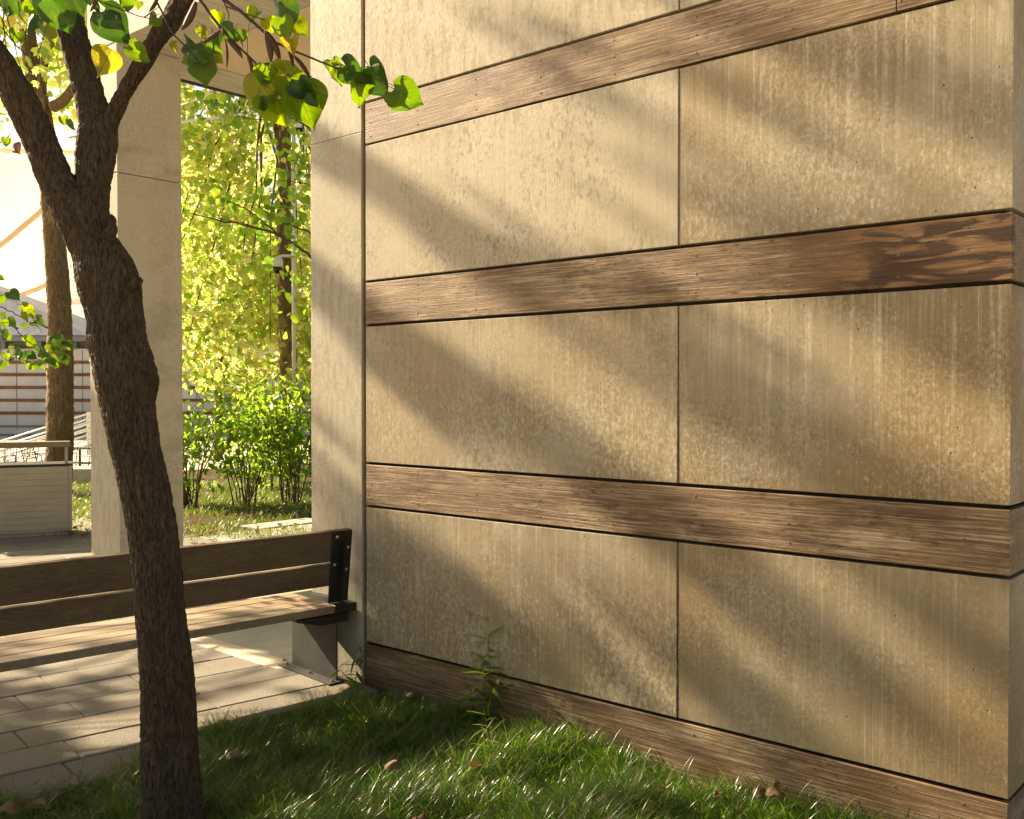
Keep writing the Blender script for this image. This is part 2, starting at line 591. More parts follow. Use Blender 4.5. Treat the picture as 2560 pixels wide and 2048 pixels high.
M['zinc'] = plain('zinc_roof', (0.19, 0.21, 0.245), 0.4, 0.3, 0.5, 0.12, 1.0)
M['dome_white'] = plain('white_plastic', (0.8, 0.79, 0.76), 0.35)
M['dome_black'] = plain('smoked_dome', (0.012, 0.012, 0.012), 0.12, spec=0.6)
M['stone'] = plain('stepping_stone', (0.34, 0.33, 0.29), 0.85, vary=0.2, scale=9, bump=0.4)
M['plaza'] = plain('sunny_plaza_paving', (0.48, 0.43, 0.35), 0.85, vary=0.12, scale=1.2, bump=0.2)
M['slab'] = plain('honed_concrete_slab', (0.31, 0.31, 0.275), 0.6, vary=0.1, scale=4, bump=0.05)
M['trim_stone'] = plain('pale_kerb_stone', (0.55, 0.48, 0.37), 0.7, vary=0.1, scale=8, bump=0.1)
M['stem'] = plain('brown_stem', (0.15, 0.10, 0.055), 0.8, vary=0.3, scale=30)
M['twig'] = plain('dark_twig_bark', (0.075, 0.05, 0.032), 0.8, vary=0.35, scale=40, bump=0.4)
M['flower'] = plain('cream_blossom', (0.55, 0.56, 0.28), 0.8, vary=0.2, scale=40)

k = Mat('soil')
n = k.noise(k.pos(), 14, 7, 0.7)
k.bsdf(k.mix(k.ramp(n, 0.3, 0.7), (0.035, 0.024, 0.013), (0.10, 0.07, 0.04)), 0.95, k.bump(n, 0.8, 0.03), 0.1)
M['soil'] = k.m

k = Mat('paver_concrete')
P = k.pos()
o1 = k.orand()
c0 = k.mix(o1, (0.26, 0.24, 0.195), (0.34, 0.32, 0.27))
gr = k.noise(P, 170, 3, 0.7)
c0 = k.mix(k.ramp(gr, 0.35, 0.65, 0, 0.65), c0, (0.15, 0.12, 0.085))
c0 = k.mix(k.ramp(k.noise(P, 95, 2), 0.62, 0.7, 0, 0.5), c0, (0.52, 0.47, 0.38))
c0 = k.mix(k.mul(k.ramp(k.noise(P, 2.2, 5), 0.5, 0.7), 0.35), c0, (0.22, 0.16, 0.10))
k.bsdf(c0, 0.8, k.bump(k.math('ADD', gr, k.noise(P, 60, 3)), 1.0, 0.012), 0.3)
M['paver'] = k.m

M['bark'] = bark_mat('redbud_bark', (0.026, 0.018, 0.011), (0.118, 0.085, 0.054), (0.17, 0.13, 0.09), 2.6)
M['plane_bark'] = bark_mat('plane_bark', (0.085, 0.055, 0.03), (0.20, 0.14, 0.08), (0.30, 0.225, 0.14), 0.7, 0.55, (0.36, 0.26, 0.14))

G = [(0.0, (0.035, 0.085, 0.010)), (0.5, (0.055, 0.11, 0.012)), (0.85, (0.08, 0.13, 0.014)), (1.0, (0.11, 0.14, 0.016))]
GT = [(0.0, (0.13, 0.27, 0.008)), (0.5, (0.24, 0.38, 0.010)), (0.85, (0.36, 0.47, 0.012)), (1.0, (0.48, 0.50, 0.018))]
M['leaf'] = leaf_mat('redbud_leaf', G, GT, 0.5, 0.38, 'object', 0.6, True)
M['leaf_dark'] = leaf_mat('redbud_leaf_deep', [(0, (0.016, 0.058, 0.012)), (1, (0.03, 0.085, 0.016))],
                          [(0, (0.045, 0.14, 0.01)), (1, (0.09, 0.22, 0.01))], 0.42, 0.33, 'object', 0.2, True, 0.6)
M['leaf_yellow'] = leaf_mat('redbud_leaf_yellow', [(0, (0.14, 0.15, 0.018)), (1, (0.24, 0.19, 0.02))],
                            [(0, (0.42, 0.42, 0.02)), (1, (0.62, 0.48, 0.04))], 0.5, 0.45, 'object', 0.8, True)
M['leaf_brown'] = leaf_mat('dry_leaf', [(0, (0.14, 0.075, 0.035)), (0.5, (0.24, 0.155, 0.085)), (1, (0.10, 0.05, 0.028))],
                           [(0, (0.26, 0.12, 0.04)), (1, (0.3, 0.17, 0.08))], 0.22, 0.6, 'object', 0.5, False, 0.25)
M['pod'] = leaf_mat('seed_pod', [(0, (0.085, 0.045, 0.025)), (1, (0.15, 0.085, 0.05))],
                    [(0, (0.2, 0.09, 0.03)), (1, (0.28, 0.12, 0.04))], 0.25, 0.6, 'object', 0.3, False, 0.3)
M['plane_leaf'] = leaf_mat('plane_leaf', [(0, (0.06, 0.12, 0.02)), (0.45, (0.14, 0.19, 0.03)), (0.9, (0.30, 0.29, 0.07)), (1, (0.34, 0.22, 0.05))],
                           [(0, (0.34, 0.58, 0.07)), (0.45, (0.74, 0.84, 0.22)), (0.9, (0.95, 0.93, 0.42)), (1, (0.93, 0.70, 0.2))], 0.64, 0.32, spec=0.6)
M['green_leaf'] = leaf_mat('green_leaf', [(0, (0.035, 0.085, 0.02)), (0.6, (0.06, 0.125, 0.022)), (1, (0.12, 0.18, 0.03))],
                           [(0, (0.20, 0.44, 0.03)), (0.6, (0.40, 0.64, 0.05)), (1, (0.60, 0.74, 0.08))], 0.56, 0.34)
M['shade_leaf'] = leaf_mat('overhead_leaf', [(0, (0.05, 0.09, 0.02)), (1, (0.12, 0.14, 0.03))], [(0, (0.14, 0.22, 0.02)), (1, (0.28, 0.28, 0.04))], 0.35, 0.45)
M['far_leaf'] = leaf_mat('far_leaf', [(0, (0.05, 0.085, 0.045)), (1, (0.10, 0.14, 0.06))],
                         [(0, (0.14, 0.22, 0.09)), (1, (0.25, 0.34, 0.1))], 0.45, 0.5)
M['grass'] = leaf_mat('lily_turf_blade', [(0, (0.018, 0.052, 0.008)), (0.5, (0.035, 0.095, 0.013)), (0.86, (0.07, 0.135, 0.02)), (0.93, (0.2, 0.17, 0.07)), (1, (0.26, 0.17, 0.07))],
                      [(0, (0.06, 0.20, 0.014)), (0.5, (0.16, 0.37, 0.022)), (0.86, (0.36, 0.55, 0.045)), (0.93, (0.4, 0.32, 0.1)), (1, (0.45, 0.28, 0.1))], 0.5, 0.28, spec=0.65)
M['lawn'] = leaf_mat('lawn_blade', [(0, (0.04, 0.09, 0.012)), (0.7, (0.08, 0.13, 0.02)), (1, (0.24, 0.18, 0.06))],
                     [(0, (0.12, 0.28, 0.015)), (0.7, (0.26, 0.38, 0.03)), (1, (0.45, 0.32, 0.08))], 0.4, 0.4)
M['weed'] = leaf_mat('weed_leaf', [(0, (0.05, 0.11, 0.015)), (1, (0.10, 0.17, 0.025))],
                     [(0, (0.22, 0.4, 0.02)), (1, (0.36, 0.5, 0.04))], 0.45, 0.36, 'object')
k = Mat('tent_membrane')
nn = k.noise(k.pos(), 0.8, 3)
c0 = k.mix(nn, (0.82, 0.79, 0.72), (0.87, 0.84, 0.77))
k.leafy(c0, (0.93, 0.915, 0.87), 0.74, 0.6)
M['tent'] = k.m
k = Mat('tent_seam')
k.leafy(k.mix(k.noise(k.pos(), 2, 2), (0.70, 0.58, 0.42), (0.74, 0.62, 0.46)), (0.86, 0.74, 0.55), 0.7, 0.6)
M['tent_seam'] = k.m

# =================================================================== THE SETTING
WX = 4.41                               # plane of the clad wall
pv = R_(-9.0)                           # pavers run along this direction
PD = np.array([math.cos(pv), math.sin(pv)])       # row direction
PN = np.array([-math.sin(pv), math.cos(pv)])      # across the rows, away from the camera

tag(mesh_obj('ground', [(-400, -400, -0.10), (400, -400, -0.10), (400, 400, -0.10), (-400, 400, -0.10)], [(0, 1, 2, 3)], M['plaza']), kind='structure')


def sheet(name, poly, z, mat):
    o = mesh_obj(name, [(x, y, z) for x, y in poly], [tuple(range(len(poly)))], mat)
    return tag(o, kind='structure')


# planted bed in front of the wall, gently uneven
gx, gy = np.meshgrid(np.linspace(-3, 4.44, 60), np.linspace(-1.5, 5.7, 60))
gz = -0.055 + 0.05 * (vnoise(np.stack([gx * 1.6, gy * 1.6, gx * 0], -1)) - 0.5)
V = np.stack([gx, gy, gz], -1).reshape(-1, 3)
ii = np.arange(59 * 59); r0 = (ii // 59) * 60 + ii % 59
tag(fast_mesh('planting_bed', V, np.stack([r0, r0 + 1, r0 + 61, r0 + 60], -1), M['soil'], smooth=True), kind='structure')
sheet('far_lawn', [(5.6, 14.3), (6.2, 13.75), (7.4, 12.6), (7.6, 12.1), (9.5, 9.5), (22, 10), (22, 22), (14, 23), (7, 20.5)], -0.03, M['soil'])

# pavement made of single pavers
pave = empty('pavement')
tag(pave, kind='structure')
edges = [5.13, 5.485, 5.825, 6.17, 6.535, 6.90, 7.265]
while edges[-1] < 16.2:
    edges.append(edges[-1] + 0.36)
mesh_cache = {}


def paver(x0, x1, n0, n1):
    L, W = x1 - x0, n1 - n0
    key = (round(L, 2), round(W, 2))
    if key not in mesh_cache:
        bm = bmesh.new()
        box_bm(bm, (-L / 2, -W / 2, -0.06), (L / 2, W / 2, 0.0))
        bevel(bm, 0.006)
        me = bpy.data.meshes.new('paver')
        bm.to_mesh(me); bm.free()
        me.materials.append(M['paver'])
        mesh_cache[key] = me
    o = bpy.data.objects.new('paver', mesh_cache[key])
    c = PD * (x0 + x1) / 2 + PN * (n0 + n1) / 2
    o.location = (c[0], c[1], random.uniform(-0.003, 0.002))
    o.rotation_euler = (random.uniform(-.003, .003), random.uniform(-.003, .003), pv)
    link(o, pave)


def d_of(x, n):           # distance along the rows of the point with that x on row n
    return (x - PN[0] * n) / PD[0]


npav = 0
for i in range(len(edges) - 1):
    n0, n1 = edges[i] + 0.004, edges[i + 1] - 0.004
    far = n0 > 9.0
    xa = 1.0 if n0 < 8 else 1.6
    d = d_of(xa, n0) - random.uniform(0.0, 0.9)
    if i == 0:
        stop = d_of(3.02, n0)
    elif n0 < 7.2:
        stop = d_of(4.30, n0)
    elif n0 < 9.3:
        stop = d_of(4.32, n0)
    else:
        stop = d_of(min(7.3, 4.6 + (n0 - 9.3) * 1.2), n0)
    while d < stop - 0.05:
        L = random.choice([0.72, 0.9, 1.08, 1.08, 1.26])
        e = min(d + L, stop)
        if stop - e < 0.2:
            e = stop
        if e - d > 0.06 and npav < 290:
            paver(d + 0.003, e - 0.003, n0, n1)
            npav += 1
        d = e
# mortar bed below the pavers
pb = [PD * a + PN * b for a, b in ((-1, 5.15), (d_of(3.02, 5.15), 5.15), (d_of(3.02, 5.49), 5.49), (d_of(4.36, 5.49), 5.49), (d_of(4.36, 9), 9), (8.0, 16.3), (-3, 16.3))]
sheet('paving_bed', [tuple(p) for p in pb], -0.022, M['soil'])
# smooth slab under the canopy, with the pale trim stone along its edge
o = box('canopy_floor', (4.36, 5.8, -0.08), (9.5, 12.0, -0.004), M['slab'], bev=0.004)
tag(o, kind='structure')
o = box('kerb_stone', (4.16, 5.80, -0.07), (4.356, 12.0, 0.0), M['trim_stone'], bev=0.004)
tag(o, kind='structure')

# =================================================================== THE CLAD WALL
YR, YJ, YL = 1.130, 2.708, 5.136
ROWS = [(3.886, 5.9), (2.688, 3.588), (1.470, 2.378), (0.258, 1.164)]
BOARDS = [(3.600, 3.868), (2.396, 2.670), (1.181, 1.452), (-0.09, 0.240)]
XB = 6.2
wall = empty('clad_wall', (WX, 3.1, 0))
tag(wall, 'large concrete panel wall banded with weathered timber boards, right of the bench', 'wall')


def world_child(o, parent):
    o.parent = parent
    o.matrix_parent_inverse = Matrix.Translation(-Vector(parent.location))
    return o


o = box('wall_core', (WX + 0.05, YR + 0.05, -0.09), (XB, YL - 0.02, 5.9), M['joint'])
world_child(o, wall)
# amounts of weathering of each panel: streak, bloom, speck, amber
WEAR = [((0.25, 0.0, 0.8, 0.1), (0.3, 0.1, 0.7, 0.2)),
        ((0.35, 0.0, 1.0, 0.1), (1.0, 0.7, 0.15, 0.8)),
        ((0.4, 0.8, 0.75, 0.55), (0.9, 0.5, 0.1, 1.0)),
        ((0.6, 1.0, 0.35, 0.8), (0.3, 0.3, 0.05, 1.0))]


def panel_edge(zt, zb):
    return zt, zb


def set_wear(o, w):
    for kx, v in zip(('streak', 'bloom', 'speck', 'amber'), w):
        o[kx] = float(v)


for (z0, z1), (wl, wr) in zip(ROWS, WEAR):
    o = box('concrete_panel', (WX, YJ + 0.003, z0), (WX + 0.05, YL, z1), M['concrete'], bev=0.003, seg=2)
    set_wear(o, wl); world_child(o, wall)
    # the right-hand panels turn the corner
    bm = bmesh.new()
    foot = [(WX + 0.003, YJ - 0.003), (WX + 0.003, YR), (XB, YR), (XB, YR + 0.05), (WX + 0.053, YR + 0.05), (WX + 0.053, YJ - 0.003)]
    org = Vector((WX, (YJ + YR) / 2, z1))
    prism_bm(bm, [(x - org.x, y - org.y) for x, y in foot], z0 - z1, 0)
    bevel(bm, 0.003, 2)
    o = bm_obj('concrete_panel', bm, M['concrete'], loc=org)
    set_wear(o, wr); world_child(o, wall)

bm = bmesh.new()
lathe_bm(bm, [(0.0050, 0.0), (0.0052, 0.0010), (0.0038, 0.0018), (0.0015, 0.0019), (0.0012, 0.0010)], 10,
         Matrix.Rotation(-math.pi / 2, 4, 'Y'))
screw_me = bpy.data.meshes.new('screw')
bm.to_mesh(screw_me); bm.free(); screw_me.materials.append(M['screw'])
SY = [5.085, 4.636, 4.126, 3.622, 3.111, 2.607, 2.096, 1.592, 1.303]
for i, (z0, z1) in enumerate(BOARDS):
    cut = [YR, 1.605, YL] if i == 0 else [YR, YL]
    for j in range(len(cut) - 1):
        y0, y1 = cut[j] + (0.002 if j else 0), cut[j + 1] - (0.002 if j + 2 < len(cut) else 0)
        o = box('timber_board', (WX - 0.002, y0, z0), (WX + 0.035, y1, z1), M['timber'], bev=0.0025, seg=1)
        o['flame'] = 1.0 if i == 1 else (0.9 if (i == 0 and j == 0) else 0.0)
        world_child(o, wall)
        if i == 1:
            o['label'] = 'board with dark heartwood flames at its right end'
        for y in SY:
            if not (y0 < y < y1):
                continue
            for fz in ((0.16, 0.5, 0.84) if i < 3 else (0.86,)):
                s = bpy.data.objects.new('screw', screw_me)
                s.location = Vector((WX - 0.002, y + random.uniform(-.004, .004), z0 + fz * (z1 - z0))) - o.location
                link(s, o)
    # the boards turn the corner too
    o = box('timber_board', (WX + 0.036, YR - 0.001, z0), (XB, YR + 0.034, z1 - 0.001), M['timber'], bev=0.0025)
    o['flame'] = 0.0
    world_child(o, wall)

# =================================================================== COLUMN, PILLAR, CANOPY
ZS = 5.06
colm = empty('concrete_column', (WX + 0.4, 5.455, 0))
tag(colm, 'pale concrete column at the left end of the clad wall, behind the bench end', 'column')
o = box('lower_shaft', (WX, 5.178, -0.09), (WX + 0.62, 5.73, 3.690), M['pale_concrete'], bev=0.006, seg=2)
set_wear(o, (0.25, 0.5, 0.3, 0.4)); world_child(o, colm)
o = box('upper_shaft', (WX + 0.0015, 5.1785, 3.692), (WX + 0.62, 5.73, 6.6), M['pale_concrete'], bev=0.004, seg=1)
set_wear(o, (0.3, 0.2, 0.5, 0.1)); world_child(o, colm)
o = box('joint_strip', (WX + 0.022, 5.1365, -0.09), (WX + 0.3, 5.1775, 6.6), M['sealant'])
world_child(o, colm)

pil = empty('concrete_pillar', (WX + 0.31, 8.76, 0))
tag(pil, 'square concrete pillar behind the bench and the leaning tree', 'pillar')
for nm, z0, z1, wv in (('lower_shaft', -0.09, 3.90, (0.2, 0.3, 0.1, 0.15)), ('upper_shaft', 3.905, ZS, (0.2, 0.2, 0.3, 0.1))):
    o = box(nm, (WX, 8.49, z0), (WX + 0.63, 9.03, z1), M['pale_concrete'], bev=0.008, seg=2)
    set_wear(o, wv); world_child(o, pil)

can = empty('canopy_roof', (7.5, 6.5, ZS))
tag(can, 'concrete canopy with cream soffit above the passage between column and pillar', 'canopy')
o = box('side_beam', (WX - 0.004, 5.734, ZS + 0.002), (WX + 0.62, 9.034, ZS + 1.1), M['pale_concrete'], bev=0.006)
set_wear(o, (0.6, 0.2, 0.3, 0.1)); world_child(o, can)
o = box('rear_beam', (WX + 0.622, 8.493, ZS + 0.004), (14.0, 9.032, ZS + 1.1), M['pale_concrete'], bev=0.006)
set_wear(o, (0.2, 0.1, 0.3, 0.1)); world_child(o, can)
o = box('soffit_panel', (WX + 0.64, 3.2, ZS + 0.010), (14.0, 8.475, ZS + 0.08), M['soffit'], bev=0.003)
world_child(o, can)
o = box('roof_deck', (WX + 0.63, 3.2, ZS + 0.082), (14.0, 8.492, ZS + 1.0), M['joint'])
world_child(o, can)
o = box('drip_edge', (WX + 0.63, 9.034, ZS - 0.012), (14.0, 9.075, ZS + 0.05), M['grey_steel'], bev=0.003)
world_child(o, can)

# =================================================================== BENCH
BA = math.atan2(0.1025, -0.9947)        # the bench runs to the left along this direction
bench = empty('park_bench', (4.205, 5.217, 0), BA)
tag(bench, 'long slatted hardwood bench with black steel end bracket, against the column', 'bench')
# local axes: x along the bench away from its right end, -y away from the camera
BL = 3.3
ST = 0.52


def bbox(name, lo, hi, mat, bev=0.0, parent=None, seg=1, lean=0.0, pivot=None):
    o = box(name, lo, hi, mat, parent or bench, bev, seg=seg)
    if lean:
        pv_ = Vector(pivot)
        o.matrix_local = Matrix.Translation(pv_) @ Matrix.Rotation(lean, 4, 'X') @ Matrix.Translation(-pv_) @ Matrix.Translation(o.location)
    return o


y = 0.0
for i, w in enumerate((0.146, 0.136, 0.140, 0.150)):
    x0 = 0.0 if i == 0 else -0.02
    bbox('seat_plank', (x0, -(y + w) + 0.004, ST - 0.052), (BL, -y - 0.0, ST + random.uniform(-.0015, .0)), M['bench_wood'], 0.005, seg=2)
    y += w + 0.003
LEAN = R_(7)
pvt = (0, -0.085, ST)
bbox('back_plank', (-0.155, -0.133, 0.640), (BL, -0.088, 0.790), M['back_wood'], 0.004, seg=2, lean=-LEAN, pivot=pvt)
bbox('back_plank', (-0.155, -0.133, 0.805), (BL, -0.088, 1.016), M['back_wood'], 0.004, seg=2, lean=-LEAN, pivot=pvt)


def bench_end(x, tail):
    br = bbox('back_bracket', (x - 0.154, -0.087, ST + 0.004), (x + 0.002, -0.079, 1.014), M['black_steel'], 0.001, lean=-LEAN, pivot=pvt)
    mw = Matrix.Translation(Vector(pvt)) @ Matrix.Rotation(-LEAN, 4, 'X') @ Matrix.Translation(-Vector(pvt))
    rib = box('bracket_rib', (x - 0.085, -0.0785, ST + 0.004), (x - 0.070, -0.030, 0.945), M['black_steel'], None, 0.002)
    rib.parent = br
    mbi = (mw @ Matrix.Translation(((2 * x - 0.152) / 2, -0.083, 1.014))).inverted()
    rib.matrix_local = mbi @ mw @ Matrix.Translation(rib.location)
    for bx, bz in ((-0.035, 0.975), (-0.125, 0.895), (-0.03, 0.785), (-0.12, 0.745)):
        bmb = bmesh.new()
        lathe_bm(bmb, [(0.013, 0.0), (0.013, 0.003), (0.010, 0.008), (0.005, 0.0105), (0.001, 0.011)], 14, Matrix.Rotation(-math.pi / 2, 4, 'X'))
        b = bm_obj('bolt', bmb, M['bolt'], None, True)
        b.parent = br
        b.matrix_local = mbi @ mw @ Matrix.Translation((x + bx, -0.0788, bz))
    bbox('seat_rail', (x - 0.175 if tail else x - 0.04, -0.575, ST - 0.058), (x - 0.003 if tail else x + 0.04, 0.0015, ST - 0.002 if tail else ST - 0.054), M['black_steel'], 0.004)
    # support arm below the seat
    bm = bmesh.new()
    arm = [(-0.57, ST - 0.062), (-0.01, ST - 0.062), (-0.02, ST - 0.075), (-0.02, ST - 0.122), (-0.56, ST - 0.122)]
    for s in (0, 1):
        pass
    a = [bm.verts.new((x - 0.12, py, pz)) for py, pz in arm]
    b = [bm.verts.new((x + 0.28 if pz > ST - 0.1 else x + 0.10, py, pz)) for py, pz in arm]
    bm.faces.new(a); bm.faces.new(b[::-1])
    for q in range(len(arm)):
        bm.faces.new((a[q], b[q], b[(q + 1) % len(arm)], a[(q + 1) % len(arm)]))
    bmesh.ops.recalc_face_normals(bm, faces=bm.faces)
    bm_obj('support_arm', bm, M['black_steel'], bench)
    leg = bbox('leg', (x - 0.035, -0.585, 0.012), (x - 0.023, -0.02, ST - 0.118), M['grey_steel'], 0.001)
    ft = bbox('foot_plate', (x - 0.06, -0.64, 0.002), (x + 0.06, 0.02, 0.012), M['grey_steel'], 0.001)
    for yy in (-0.6, -0.3, -0.02):
        bmb = bmesh.new()
        lathe_bm(bmb, [(0.012, 0.0), (0.012, 0.008), (0.007, 0.009), (0.007, 0.02)], 6)
        b = bm_obj('bolt', bmb, M['bolt'], ft)
        b.location = Vector((x + 0.01, yy, 0.012)) - ft.location


bench_end(0.0, True)
bench_end(2.9, False)

# =================================================================== FOREGROUND REDBUD
def bark_tube(name, path, radii, parent, seg=96, step=0.008, amp=0.012, mat=None, seed=0, bumps=()):
    P = np.asarray(path, float); rr = np.asarray(radii, float)
    # smooth resample
    s = np.concatenate([[0], np.cumsum(np.linalg.norm(np.diff(P, axis=0), axis=1))])
    n = max(6, int(s[-1] / step))
    q = np.linspace(0, s[-1], n)

    def smooth_interp(vals):
        m = np.gradient(vals, s)
        idx = np.clip(np.searchsorted(s, q) - 1, 0, len(s) - 2)
        h = s[idx + 1] - s[idx]; t = (q - s[idx]) / h
        return ((2 * t**3 - 3 * t**2 + 1) * vals[idx] + (t**3 - 2 * t**2 + t) * h * m[idx]
                + (-2 * t**3 + 3 * t**2) * vals[idx + 1] + (t**3 - t**2) * h * m[idx + 1])
    C = np.stack([smooth_interp(P[:, k]) for k in range(3)], -1)
    rad = smooth_interp(rr)
    T = np.gradient(C, axis=0); T /= np.linalg.norm(T, axis=1)[:, None]
    ang = np.linspace(0, 2 * math.pi, seg, endpoint=False)
    V = np.zeros((n, seg, 3))
    x, y = frame_of(T[0])
    for i in range(n):
        x = x - T[i] * (x @ T[i]); x /= np.linalg.norm(x)
        y = np.cross(T[i], x)
        V[i] = np.cos(ang)[:, None] * x + np.sin(ang)[:, None] * y
    base = C[:, None, :] + V * rad[:, None, None]
    lq = q[:, None] + 0 * ang[None]
    cr = np.cos(ang)[None] * rad.mean(); sr = np.sin(ang)[None] * rad.mean()
    co = np.stack([np.broadcast_to(cr, lq.shape), np.broadcast_to(sr, lq.shape), lq], -1)
    w = (vnoise(co * np.array([18, 18, 7]), seed) - 0.5) * 0.05
    c2 = co + np.stack([w, w, w * 0], -1)
    r1 = 1 - np.abs(2 * vnoise(c2 * np.array([105, 105, 15]), seed + 1) - 1)
    r2 = 1 - np.abs(2 * vnoise(c2 * np.array([130, 130, 40]), seed + 2) - 1)
    r3 = vnoise(c2 * np.array([9, 9, 5]), seed + 3) - 0.5
    plate = np.abs(2 * vnoise(c2 * np.array([30, 30, 22]), seed + 4) - 1)
    disp = -(r1 ** 3) * amp - (r2 ** 3) * amp * 0.45 + r3 * amp * 1.1 + np.clip(plate - 0.1, 0, 0.25) * amp * 1.2
    for (cx, cy, cz, br, ba) in bumps:
        dd = np.linalg.norm(base - np.array([cx, cy, cz]), axis=-1)
        disp += ba * np.exp(-(dd / br) ** 2)
    V = (base + V * disp[..., None]).reshape(-1, 3)
    i, k = np.meshgrid(np.arange(n - 1), np.arange(seg), indexing='ij')
    a = (i * seg + k).ravel(); b = (i * seg + (k + 1) % seg).ravel()
    return fast_mesh(name, V, np.stack([a, b, b + seg, a + seg], -1), mat or M['bark'], parent, True)


OV = 2560 / 2156.0
TT = 4.42


def trunk_pts(rows, t):
    pts, rad = [], []
    for yv, xl, xr in rows:
        pts.append(at((xl + xr) / 2 * OV, yv * OV, t)); rad.append((xr - xl) / 2 * OV / FPX * t)
    return pts, rad


redbud = empty('redbud_tree', (0, 0, 0))
tag(redbud, 'leaning dark-barked tree with heart-shaped leaves in front of the bench', 'tree')
rows = [(1840, 268, 470), (1800, 284, 446), (1725, 297, 430), (1600, 297, 418), (1500, 297, 412), (1400, 295, 404), (1300, 287, 390), (1200, 280, 382), (1100, 268, 370),
        (1000, 246, 350), (950, 235, 338), (900, 225, 330), (850, 213, 325), (810, 204, 329), (770, 197, 322), (720, 190, 308), (680, 187, 302),
        (640, 178, 298), (605, 168, 293), (570, 158, 282), (530, 150, 256), (490, 134, 236), (450, 116, 230), (415, 100, 228)]
pts, rad = trunk_pts(rows, TT)
kn = at(322 * OV, 795 * OV, TT - 0.03)
kn2 = at(285 * OV, 603 * OV, TT - 0.03)
kn3 = at(190 * OV, 715 * OV, TT - 0.05)
bark_tube('trunk', pts, rad, redbud, 300, 0.0042, 0.0065, seed=3, bumps=[(*kn, 0.07, 0.015), (*kn2, 0.06, 0.012), (*kn3, 0.06, 0.012)])


def limb(name, pts_px, seed, seg=72, amp=0.008, parent=None, mat=None):
    P = [at(u * OV, v * OV, t) for u, v, w, t in pts_px]
    Rr = [w / 2 * OV / FPX * t for u, v, w, t in pts_px]
    return bark_tube(name, P, Rr, parent or redbud, seg, 0.008, amp, mat=mat, seed=seed)


limb('limb', [(192, 500, 84, 4.440), (158, 440, 78, 4.430), (116, 375, 74, 4.410), (95, 322, 72, 4.380), (62, 250, 70, 4.340), (30, 187, 66, 4.300), (-10, 120, 62, 4.260), (-60, 40, 56, 4.220), (-100, -60, 50, 4.170)], 11)
limb('limb', [(186, 520, 80, 4.450), (192, 440, 72, 4.460), (196, 375, 74, 4.470), (203, 312, 82, 4.480), (206, 266, 80, 4.490), (194, 225, 68, 4.500), (184, 187, 63, 4.510), (168, 125, 62, 4.520), (155, 78, 62, 4.530), (146, 20, 58, 4.540), (140, -60, 52, 4.560)], 12)
limb('limb', [(212, 290, 56, 4.480), (238, 240, 38, 4.460), (265, 190, 34, 4.430), (300, 135, 36, 4.400), (331, 82, 40, 4.370), (362, 40, 46, 4.340), (384, -5, 44, 4.320), (420, -80, 38, 4.280)], 13, 56)
limb('branch_stub', [(214, 512, 40, 4.38), (228, 496, 32, 4.36), (237, 474, 20, 4.34), (236, 456, 9, 4.33), (233, 452, 3, 4.33)], 14, 28, 0.008)
limb('branch_stub', [(270, 612, 30, 4.380), (284, 598, 24, 4.340), (292, 588, 16, 4.310), (294, 585, 3, 4.305)], 15, 28, 0.006)

# --- heart-shaped leaves
def heart_mesh(name, fold, droop, curl, mats, seed):
    r = random.Random(seed)
    ns, nc = 13, 8
    V, Fc = [], []
    for i in range(ns + 1):
        s = i / ns
        W = float(np.interp(s, (0, .07, .18, .32, .46, .6, .74, .86, .94, 1), (.20, .42, .52, .54, .49, .39, .24, .095, .030, .004)))
        for j in range(nc + 1):
            c = -1 + 2 * j / nc
            xx = c * W * (1 + 0.02 * math.sin(9 * s + seed))
            yy = s - 0.16 * abs(c) ** 1.3 * (1 - s) ** 2.2
            zz = fold * abs(xx) ** 1.2 - droop * yy * yy + curl * math.sin(c * 2.2 + seed) * s * 0.6 + 0.05 * math.sin(3.1 * c + 5.2 * s + seed * 2) + 0.02 * math.sin(11 * xx + 7 * yy + seed)
            if s > 0.85: zz -= (s - 0.85) * 0.35
            V.append((xx, yy, zz))
    for i in range(ns):
        for j in range(nc):
            a = i * (nc + 1) + j
            Fc.append((a, a + 1, a + nc + 2, a + nc + 1))
    b = len(V)
    # petiole
    for q, (py, pz) in enumerate(((0.0, 0.0), (-0.18, 0.03), (-0.38, 0.0))):
        V += [(-0.010, py, pz), (0.010, py, pz), (0, py, pz + 0.018)]
    for q in range(2):
        for e in range(3):
            a0, a1 = b + q * 3 + e, b + q * 3 + (e + 1) % 3
            Fc.append((a0, a1, a1 + 3, a0 + 3))
    out = []
    for m in mats:
        me = bpy.data.meshes.new(name)
        me.from_pydata(V, [], Fc)
        me.materials.append(m)
        me.polygons.foreach_set('use_smooth', np.ones(len(me.polygons), dtype=bool))
        me.update()
        out.append(me)
    return out


HM = [heart_mesh('leaf', f, d, c, [M['leaf'], M['leaf_dark'], M['leaf_yellow'], M['leaf_brown']], sd)
      for sd, (f, d, c) in enumerate([(0.25, 0.12, 0.12), (-0.35, 0.25, 0.2), (0.5, 0.1, -0.2), (-0.15, 0.35, 0.3), (0.9, 0.2, 0.1), (-0.7, 0.1, 0.1)])]


